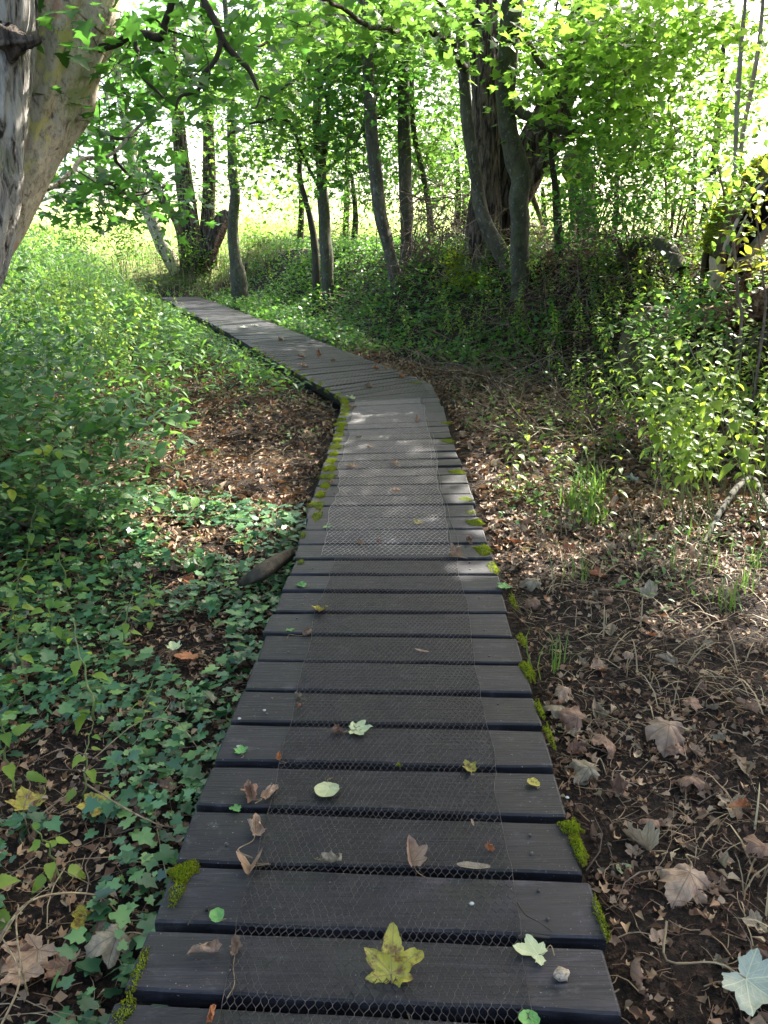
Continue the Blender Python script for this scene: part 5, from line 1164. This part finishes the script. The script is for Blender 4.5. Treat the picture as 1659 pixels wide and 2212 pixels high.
DL = [  # px, py, length m, heading, kind, material, stalk, label, tilt
    (845, 2105, .078, -5, 'big', 'f_yellow', 1.3, 'large yellow and brown lobed leaf standing on the second plank', (.55, 0)),
    (1163, 2062, .05, 75, 'bite', 'f_pale', .6, 'pale green leaf with a bite taken out at the outer side of the second plank', (0, 0)),
    (462, 2058, .05, 95, 'roll', 'f_tan', 0, 'tightly curled pale brown leaf strip on the second plank', (0, 0)),
    (508, 2058, .035, 0, 'crum', 'f_tan', 2.8, 'crumpled leaf tip with a long pale stalk on the second plank', (0, 0)),
    (541, 1873, .062, 185, 'fold', 'f_tan', .2, 'tan leaf folded into a wide triangle on the third plank', (.3, 0)),
    (552, 1800, .05, 10, 'curl', 'f_tan', 1.6, 'pale curled leaf whose stalk points down to the folded triangle', (0, .2)),
    (717, 1862, .05, 175, 'crum', 'f_grey', .2, 'small grey folded leaf over the gap between two planks', (.2, 0)),
    (890, 1862, .055, 20, 'fold', 'f_tan', 1.4, 'upright folded leaf with a dark stalk over the same gap', (.5, .2)),
    (1038, 1874, .055, 92, 'sliver', 'f_grey', 0, 'thin pale sliver of leaf lying along the gap', (0, 0)),
    (546, 1728, .055, 15, 'curl', 'f_brown', .3, 'reddish brown curled leaf on the fourth plank', (0, -.3)),
    (574, 1722, .045, -30, 'roll', 'f_tan', 0, 'greyish rolled fragment touching the reddish brown leaf', (0, .3)),
    (711, 1702, .05, 165, 'oval', 'f_pale', .8, 'round pale yellow-green leaf with a notch on the fourth plank', (0, 0)),
    (1018, 1665, .035, 30, 'cup', 'f_yellow', .5, 'small yellow-green leaf at the edge of the netting', (0, 0)),
    (1158, 1694, .024, 60, 'oval', 'f_yellow', .5, 'tiny bright yellow leaf beyond the netting', (0, 0)),
    (765, 1577, .055, 265, 'flat', 'f_pale', .8, 'pale green lobed leaf lying over a crumpled brown one', (0, 0)),
    (733, 1583, .045, 100, 'crum', 'f_brown', 0, 'crumpled brown leaf under the pale green lobed leaf', (0, 0)),
    (602, 1640, .025, 0, 'curl', 'f_rust', .8, 'small rusty winged seed cluster on the plank gap', (0, 0)),
    (520, 1625, .028, 10, 'flat', 'f_green', .9, 'small green ivy leaf at the plank end', (0, 0)),
    (645, 1505, .03, 60, 'crum', 'f_grey', .9, 'grey fluffy seed head beside the netting', (0, 0)),
    (646, 1528, .016, 0, 'roll', 'f_rust', 0, 'tiny rusty seed wing below the grey seed head', (0, 0)),
    (693, 1318, .052, 170, 'cup', 'f_yellow', 1.6, 'yellow leaf with rolled tan edges and a long stalk pointing down the path', (.2, 0)),
    (660, 1372, .045, -60, 'crum', 'f_tan', 1.5, 'crumpled tan leaf under the stalk of the yellow one', (0, 0)),
    (626, 1360, .025, 200, 'flat', 'f_green', .2, 'small blue-green ivy fragment beside the crumpled tan leaf', (0, 0)),
    (656, 1266, .035, 75, 'flat', 'f_green', .6, 'green ivy leaf lying at the plank gap', (0, 0)),
    (1095, 1268, .05, 120, 'flat', 'f_green', .3, 'green ivy leaf poking over the mossy plank end', (0, 0)),
    (918, 1408, .035, 80, 'sliver', 'f_tan', 0, 'pale narrow leaf on the netting', (0, 0)),
    (987, 1202, .085, 60, 'crum', 'f_tan', .6, 'large crumpled brown leaf where the dark and bright nettings meet', (0, 0)),
    (1012, 1172, .05, 0, 'curl', 'f_brown', .3, 'curled brown leaf just beyond the joint of the nettings', (0, 0)),
    (905, 1130, .04, 40, 'flat', 'f_yellow', .4, 'yellow-green leaf lying on the bright netting', (0, 0)),
    (708, 1138, .036, 190, 'flat', 'f_green', .3, 'single green leaf at the near corner of the bright netting', (0, 0)),
    (780, 1176, .045, 75, 'crum', 'f_tan', .4, 'pale crumpled leaf near the cut end of the bright netting', (0, 0)),
    (820, 1172, .03, 20, 'curl', 'f_brown', 0, 'small brown leaf beside the pale crumpled one', (0, 0)),
    (855, 1005, .055, 30, 'curl', 'f_tan', .5, 'upturned tan leaf midway along the bright netting', (0, 0)),
    (765, 1010, .06, 80, 'cup', 'f_tan', .5, 'wide tan leaf pair lying across the bright netting', (0, 0)),
    (716, 1045, .05, 0, 'roll', 'f_brown', 0, 'rolled brown leaf at the mossy side of the netting', (0, 0)),
    (860, 1062, .05, 100, 'cup', 'f_tan', .3, 'flat tan leaf lower on the bright netting', (0, 0)),
    (802, 967, .05, 80, 'cup', 'f_tan', .3, 'tan leaf above the wide pair on the bright netting', (0, 0)),
    (778, 946, .04, 60, 'roll', 'f_grey', 0, 'pale rolled leaf high on the bright netting', (0, 0)),
    (902, 912, .06, 20, 'crum', 'f_tan', .3, 'crumpled leaf near the selvedge of the bright netting', (0, 0)),
    (762, 862, .07, 70, 'cup', 'f_pale', .3, 'pale leaf on the planks at the kink', (0, 0)),
    (765, 880, .06, 120, 'cup', 'f_tan', .3, 'tan leaf just below the pale one at the kink', (0, 0)),
    (655, 772, .1, 60, 'cup', 'f_tan', .3, 'tan leaf on the bend beside the netting edge', (0, 0)),
    (690, 770, .08, 20, 'crum', 'f_rust', .3, 'orange-brown leaf on the bend', (0, 0)),
    (660, 792, .1, 100, 'cup', 'f_tan', .3, 'broad pale leaf on the bend, lowest of that cluster', (0, 0)),
    (815, 797, .07, 100, 'curl', 'f_rust', .3, 'rusty leaf on the far side of the bend', (0, 0)),
    (835, 798, .07, 40, 'crum', 'f_tan', .3, 'tan leaf touching the rusty one on the far side of the bend', (0, 0)),
    (800, 835, .08, 80, 'cup', 'f_tan', .3, 'lone tan leaf just past the kink', (0, 0)),
    (720, 782, .07, 10, 'curl', 'f_brown', .3, 'brown curled leaf in the middle of the bend', (0, 0)),
    (870, 815, .07, 70, 'curl', 'f_rust', .3, 'orange leaf by the outer corner of the bend', (0, 0)),
    (530, 708, .12, 80, 'flat', 'f_silver', .3, 'pale leaf on the distant dark planks', (0, 0)),
    (555, 704, .1, 110, 'flat', 'f_silver', .3, 'second pale leaf a step beyond on the distant planks', (0, 0)),
    (610, 735, .1, 60, 'cup', 'f_tan', .3, 'tan leaf between the bend and the distant planks', (0, 0)),
    (1143, 2195, .03, 170, 'oval', 'f_green', .2, 'small fresh green leaf at the lower edge of the first gap', (0, 0)),
    (470, 1985, .025, 20, 'oval', 'f_green', .3, 'tiny light green bud leaf on the third plank', (0, 0)),
    (1022, 1780, .016, 10, 'sliver', 'f_tan', 0, 'small pinkish seed wing on the netting', (0, 0)),
    (1060, 1838, .03, 60, 'crum', 'f_rust', 0, 'orange crumbled leaf fragment near the netting edge', (0, 0)),
    (515, 1748, .022, 90, 'flat', 'f_green', 0, 'small green leaf wedged at the plank edge', (0, 0)),
    (455, 2205, .03, 0, 'roll', 'f_rust', 0, 'rusty rolled leaf at the bottom plank', (0, 0)),
]
for k, (px, py, L, hd, kind, mt, sl_, lb, tl) in enumerate(DL):
    put(leafobj(kind, k*3+1, M[mt], sl_, random.uniform(-1, 1)), px, py, .007, L*1.15, hd, tl, lb)
GL = [  # picked-out leaves on the ground
    (88, 2085, .10, 150, 'flat', 'f_tan', .3, 'broad tan dead leaf lying flat at the lower corner of the soil'),
    (60, 2135, .07, 200, 'flat', 'f_tan', .3, 'pinkish tan dead leaf overlapping the broad one'),
    (150, 2120, .07, 160, 'cup', 'f_brown', 1.6, 'brown leaf half under the broad tan one with a yellow stalk'),
    (262, 2075, .09, 120, 'arch', 'f_grey', 1.6, 'large grey-green lobed leaf beside the lowest plank'),
    (222, 2055, .05, 10, 'crum', 'f_tan', .3, 'crumpled tan leaf against the large grey-green one'),
    (193, 2010, .07, 170, 'curl', 'f_yellow', .8, 'bright yellow curled leaf standing in the dark soil'),
    (230, 1765, .09, 120, 'flat', 'f_yellow', .3, 'long yellow mottled leaf resting on the ivy'),
    (70, 1770, .09, 40, 'flat', 'f_yellow', .3, 'dull olive and yellow leaf beneath the ivy'),
    (310, 1800, .07, 130, 'crum', 'f_brown', .3, 'brown crumpled leaf at the end of the yellow mottled leaf'),
    (370, 1735, .06, 80, 'cup', 'f_tan', .3, 'oval tan leaf among ivy near the plank ends'),
    (415, 1440, .08, 160, 'flat', 'f_rust', .3, 'rust-red lobed leaf lying in the ivy gap'),
    (380, 1425, .06, 30, 'cup', 'f_pale', .3, 'pale green leaf beside the rust-red one'),
    (520, 1178, .06, 30, 'cup', 'f_yellow', .3, 'bright yellow leaf on the sunlit litter beside the boards'),
    (335, 1855, .08, 120, 'roll', 'f_brown', .2, 'brown rolled leaf lying in shade near the third plank'),
    (1604, 2150, .12, 215, 'flat', 'f_silver', 1.6, 'big silvery pale leaf with a yellow-green stalk at the lower corner'),
    (1437, 1600, .12, 160, 'arch', 'f_tan', .3, 'largest tan lobed leaf lying in the straw'),
    (1480, 1925, .11, 140, 'arch', 'f_tan', 1.0, 'large veined grey-tan leaf in the litter'),
    (1560, 1935, .08, 100, 'curl', 'f_tan', .6, 'curled tan leaf next to the large veined one'),
    (1365, 1935, .08, 20, 'crum', 'f_brown', .3, 'crumpled brown leaf with a green leaflet on it'),
    (1352, 1895, .035, 10, 'oval', 'f_pale', .2, 'small lime-green leaflet on the crumpled brown leaf'),
    (1275, 1690, .10, 80, 'arch', 'f_grey', .5, 'folded grey two-lobed leaf just off the fourth plank'),
    (1580, 1745, .09, 170, 'cup', 'f_grey', .6, 'upright fan-shaped grey leaf near the dark earth'),
    (1555, 1735, .05, 10, 'roll', 'f_grey', .3, 'narrow rolled leaf beside the upright fan-shaped one'),
    (1213, 1508, .07, 170, 'arch', 'f_tan', .5, 'tan leaf hooped over the soil by the plank ends'),
    (1205, 1555, .08, 100, 'arch', 'f_grey', .4, 'wrinkled grey leaf touching the boardwalk edge'),
    (1222, 1585, .05, 80, 'flat', 'f_pale', .3, 'yellowish leaf tucked under the plank end'),
    (1300, 1560, .06, 10, 'curl', 'f_grey', .3, 'grey pointed leaf standing in bare soil'),
    (1298, 1445, .06, 120, 'cup', 'f_tan', .4, 'pale tan leaf with a straw stalk in the open litter'),
    (1262, 1445, .05, 40, 'curl', 'f_grey', .4, 'greyish curled leaf next to the pale tan one'),
    (1155, 1275, .09, 90, 'arch', 'f_grey', .4, 'large silver-grey leaf arched just beyond the mossy plank'),
    (1345, 1275, .06, 100, 'crum', 'f_tan', .8, 'small folded tan leaf with a bright yellow stalk'),
    (1285, 1300, .06, 0, 'roll', 'f_grey', .4, 'narrow grey leaf standing among short grass'),
    (1450, 1440, .07, 40, 'roll', 'f_grey', .4, 'grey boat-shaped curled leaf on open soil'),
    (1510, 1640, .05, 60, 'cup', 'f_tan', .3, 'light brown leaf in the straw by the largest tan leaf'),
    (1620, 1560, .07, 60, 'curl', 'f_tan', .3, 'pointed tan leaf by the edge of the straw'),
    (1605, 1770, .05, 100, 'curl', 'f_rust', .3, 'reddish leaf beside the fan-shaped grey leaf'),
    (1140, 1195, .05, 90, 'cup', 'f_yellow', .3, 'yellow leaf on the sunlit litter near the planks'),
    (1205, 1180, .05, 60, 'flat', 'f_yellow', .3, 'yellow-green leaf a little farther from the planks'),
    (1370, 1045, .09, 70, 'roll', 'f_silver', .3, 'silvery rolled leaf on the sunny litter'),
    (1240, 2060, .06, 90, 'curl', 'f_brown', .4, 'brown leaf against the end of the second plank'),
    (1390, 2160, .08, 60, 'crum', 'f_tan', .4, 'curled tan leaf at the bottom between the planks and the silvery leaf'),
    (1290, 1830, .05, 30, 'crum', 'f_tan', .4, 'small tan leaf at the mossy corner of the third plank'),
    (1330, 1905, .05, 80, 'curl', 'f_grey', .4, 'tilted grey leaf leaning on the crumpled brown one'),
    (1640, 1880, .07, 30, 'arch', 'f_brown', .4, 'dark brown leaf at the margin beyond the curled tan one'),
]
for k, (px, py, L, hd, kind, mt, sl_, lb) in enumerate(GL):
    put(leafobj(kind, 200+k*3, M[mt], sl_, random.uniform(-1, 1)), px, py, None, L*1.0, hd, (random.uniform(-.25, .25), random.uniform(-.25, .25)), lb)
# many ordinary dry leaves: a dozen modelled, then copied
LP = []
for k, (kd, mt) in enumerate([('cup', 'f_tan'), ('curl', 'f_brown'), ('arch', 'f_tan'), ('crum', 'f_tan'), ('roll', 'f_brown'), ('fold', 'f_grey'), ('cup', 'f_grey'), ('arch', 'f_brown'), ('crum', 'f_brown'), ('flat', 'f_tan'), ('curl', 'f_grey'), ('cup', 'f_rust')]):
    LP.append(leafobj(kd, 500+k, M[mt], .5 if k % 2 else 0, .5))
usedL = set(); cnt = 0
GG = {1: ('ordinary dry leaves strewn over the bare soil side', 'ordinary dry curled leaf strewn on the soil and straw between boardwalk and nettles'), -1: ('ordinary dry leaves strewn under and around the ivy', 'ordinary dry curled leaf strewn around the ivy and litter beside the shrub')}
while cnt < 295:
    if cnt < 205: x, y, sd_ = random.uniform(.55, 3.0), .9+random.random()**1.2*5.8, 1
    else: x, y, sd_ = random.uniform(-2.6, -.6), .9+random.random()**.8*6.5, -1
    c = float(cdist(np.array([x]), np.array([y]))[0])
    if abs(c) < .62 or c*sd_ < 0: continue
    a, b, d = project(np.array([[x, y, -.12]]))
    if not (-30 < a[0] < 1700 and b[0] < 2260): continue
    p = LP[cnt % 12]
    if p.name in usedL:
        o = p.copy(); COL.objects.link(o)
        for ch in p.children: dd = ch.copy(); COL.objects.link(dd); dd.parent = o
    else: o = p; usedL.add(p.name)
    s = (.03+.05*random.random()**1.8)*(1.15 if sd_ == 1 else 1); o.location = (x, y, tz(x, y)+.008); o.scale = (s*10,)*3; o.rotation_euler = (random.uniform(-.5, .5), random.uniform(-.5, .5), random.random()*6.28)
    tag(o, GG[sd_][1], 'leaf', GG[sd_][0]); cnt += 1
# low bright bushes at the margin of the meadow
for k, (px, py, Yc, rx_, ry_, n, lb) in enumerate([(260, 520, 25, 60, 40, 40, 'yellow-green bush at the meadow margin behind the leaning trunk'), (130, 500, 24, 70, 45, 40, 'pale meadow bush beside the old two-stemmed tree'), (560, 500, 27, 60, 40, 40, 'sunlit bush between the grey trunk and the slim dark pair'),
        (400, 545, 25.5, 55, 30, 30, 'low bush at the feet of the dark furrowed stems'), (640, 450, 30, 60, 60, 40, 'far sunlit bush on the meadow seen past the bank')]):
    tg = blob(px, py, rx_, ry_, Yc, .8, n); c = tg.mean(0); shrub('meadow_bush', lb, (c[0], c[1]), tg, M['syc_bright'], 26, .26, (.07, .12), OVAL_LO, .003, 4)
# trailing ivy vines
for k in range(34):
    x, y = random.uniform(-2.2, -.75), random.uniform(1.0, 4.6); a = random.random()*6.28; pts = []
    for q in range(6):
        pts.append((x, y, tz(x, y)+.02+.03*random.random())); a += random.uniform(-.6, .6); x += .09*math.cos(a); y += .09*math.sin(a)
        if float(cdist(np.array([x]), np.array([y]))[0]) > -.6: break
    if len(pts) < 4: continue
    P = bez(pts, 16); V, F, uv = tube(P, .0019, 5); m1 = MB() if k == 0 else m1v; m1.add(V, F); m1v = m1
tag(m1v.build('ivy_vines', M['twig']), kind='stuff')
# little things on the planks
def pebble(px, py, r, mat, label, name, cat, group=None, fl=.5, z=.006):
    g = gr(px, py, z+r*fl*.6); th = np.linspace(0, math.pi, 9); ph = np.linspace(0, 2*math.pi, 14, endpoint=False); V = []
    for a in th:
        for b in ph:
            d = np.array([math.sin(a)*math.cos(b), math.sin(a)*math.sin(b), math.cos(a)]); k = 1+1.1*(fbm(d[None]*1.9+px, 3)[0]-.5); V.append(d*r*k*[1, 1, fl])
    F = [(i*14+j, i*14+(j+1) % 14, (i+1)*14+(j+1) % 14, (i+1)*14+j) for i in range(8) for j in range(14)]; m1 = MB(); m1.add(np.array(V)+g, F); return tag(m1.build(name, mat, origin=g), label, cat, group)
pebble(1213, 2105, .016, M['stone'], 'pale pitted pebble on the second plank', 'pebble', 'pebble', fl=.7)
for k, (px, py) in enumerate([(514, 1612), (517, 1552), (571, 1534), (1019, 1952), (1225, 1722)]):
    pebble(px, py, .0055, M['shell'], ['white round snail shell on the end of the fifth plank', 'white snail shell near the plank end, lower of a pair', 'white snail shell farther in on the same plank, upper of a pair', 'white ringed snail shell caught in the netting on the third plank', 'white snail shell at the outer corner of the fourth plank'][k], 'snail_shell', 'shell', 'tiny white snail shells on the planks', .35)
def twig(pts, r, label):
    P = bez([gr(a, b, .008) for a, b in pts], 20); P[:, 2] += .004*np.sin(np.linspace(0, 3.1, len(P))); V, F, uv = tube(P, np.linspace(r, r*.5, len(P)), 6); m1 = MB(); m1.add(V, F); tag(m1.build('twig', M['bark_dark'], origin=P[0]), label, 'twig')
twig([(1118, 1950), (1135, 1978), (1165, 1995), (1192, 2012)], .0022, 'dark crooked twig at the netting edge on the third plank')
twig([(405, 1998), (425, 1972), (450, 1962), (472, 1968)], .0016, 'thin dark twig near the mossy plank corner')
twig([(572, 2088), (590, 2076), (606, 2066)], .0014, 'short twig on the netting of the second plank')
twig([(1048, 1905), (1046, 1930), (1056, 1950)], .001, 'tiny hooked twig on the netting of the third plank')
twig([(1120, 2026), (1150, 2025), (1188, 2026)], .005, 'stout pale twig lying in the gap by the bitten leaf')
print('objects', len(bpy.data.objects), 'polys', sum(len(m.polygons) for m in bpy.data.meshes))
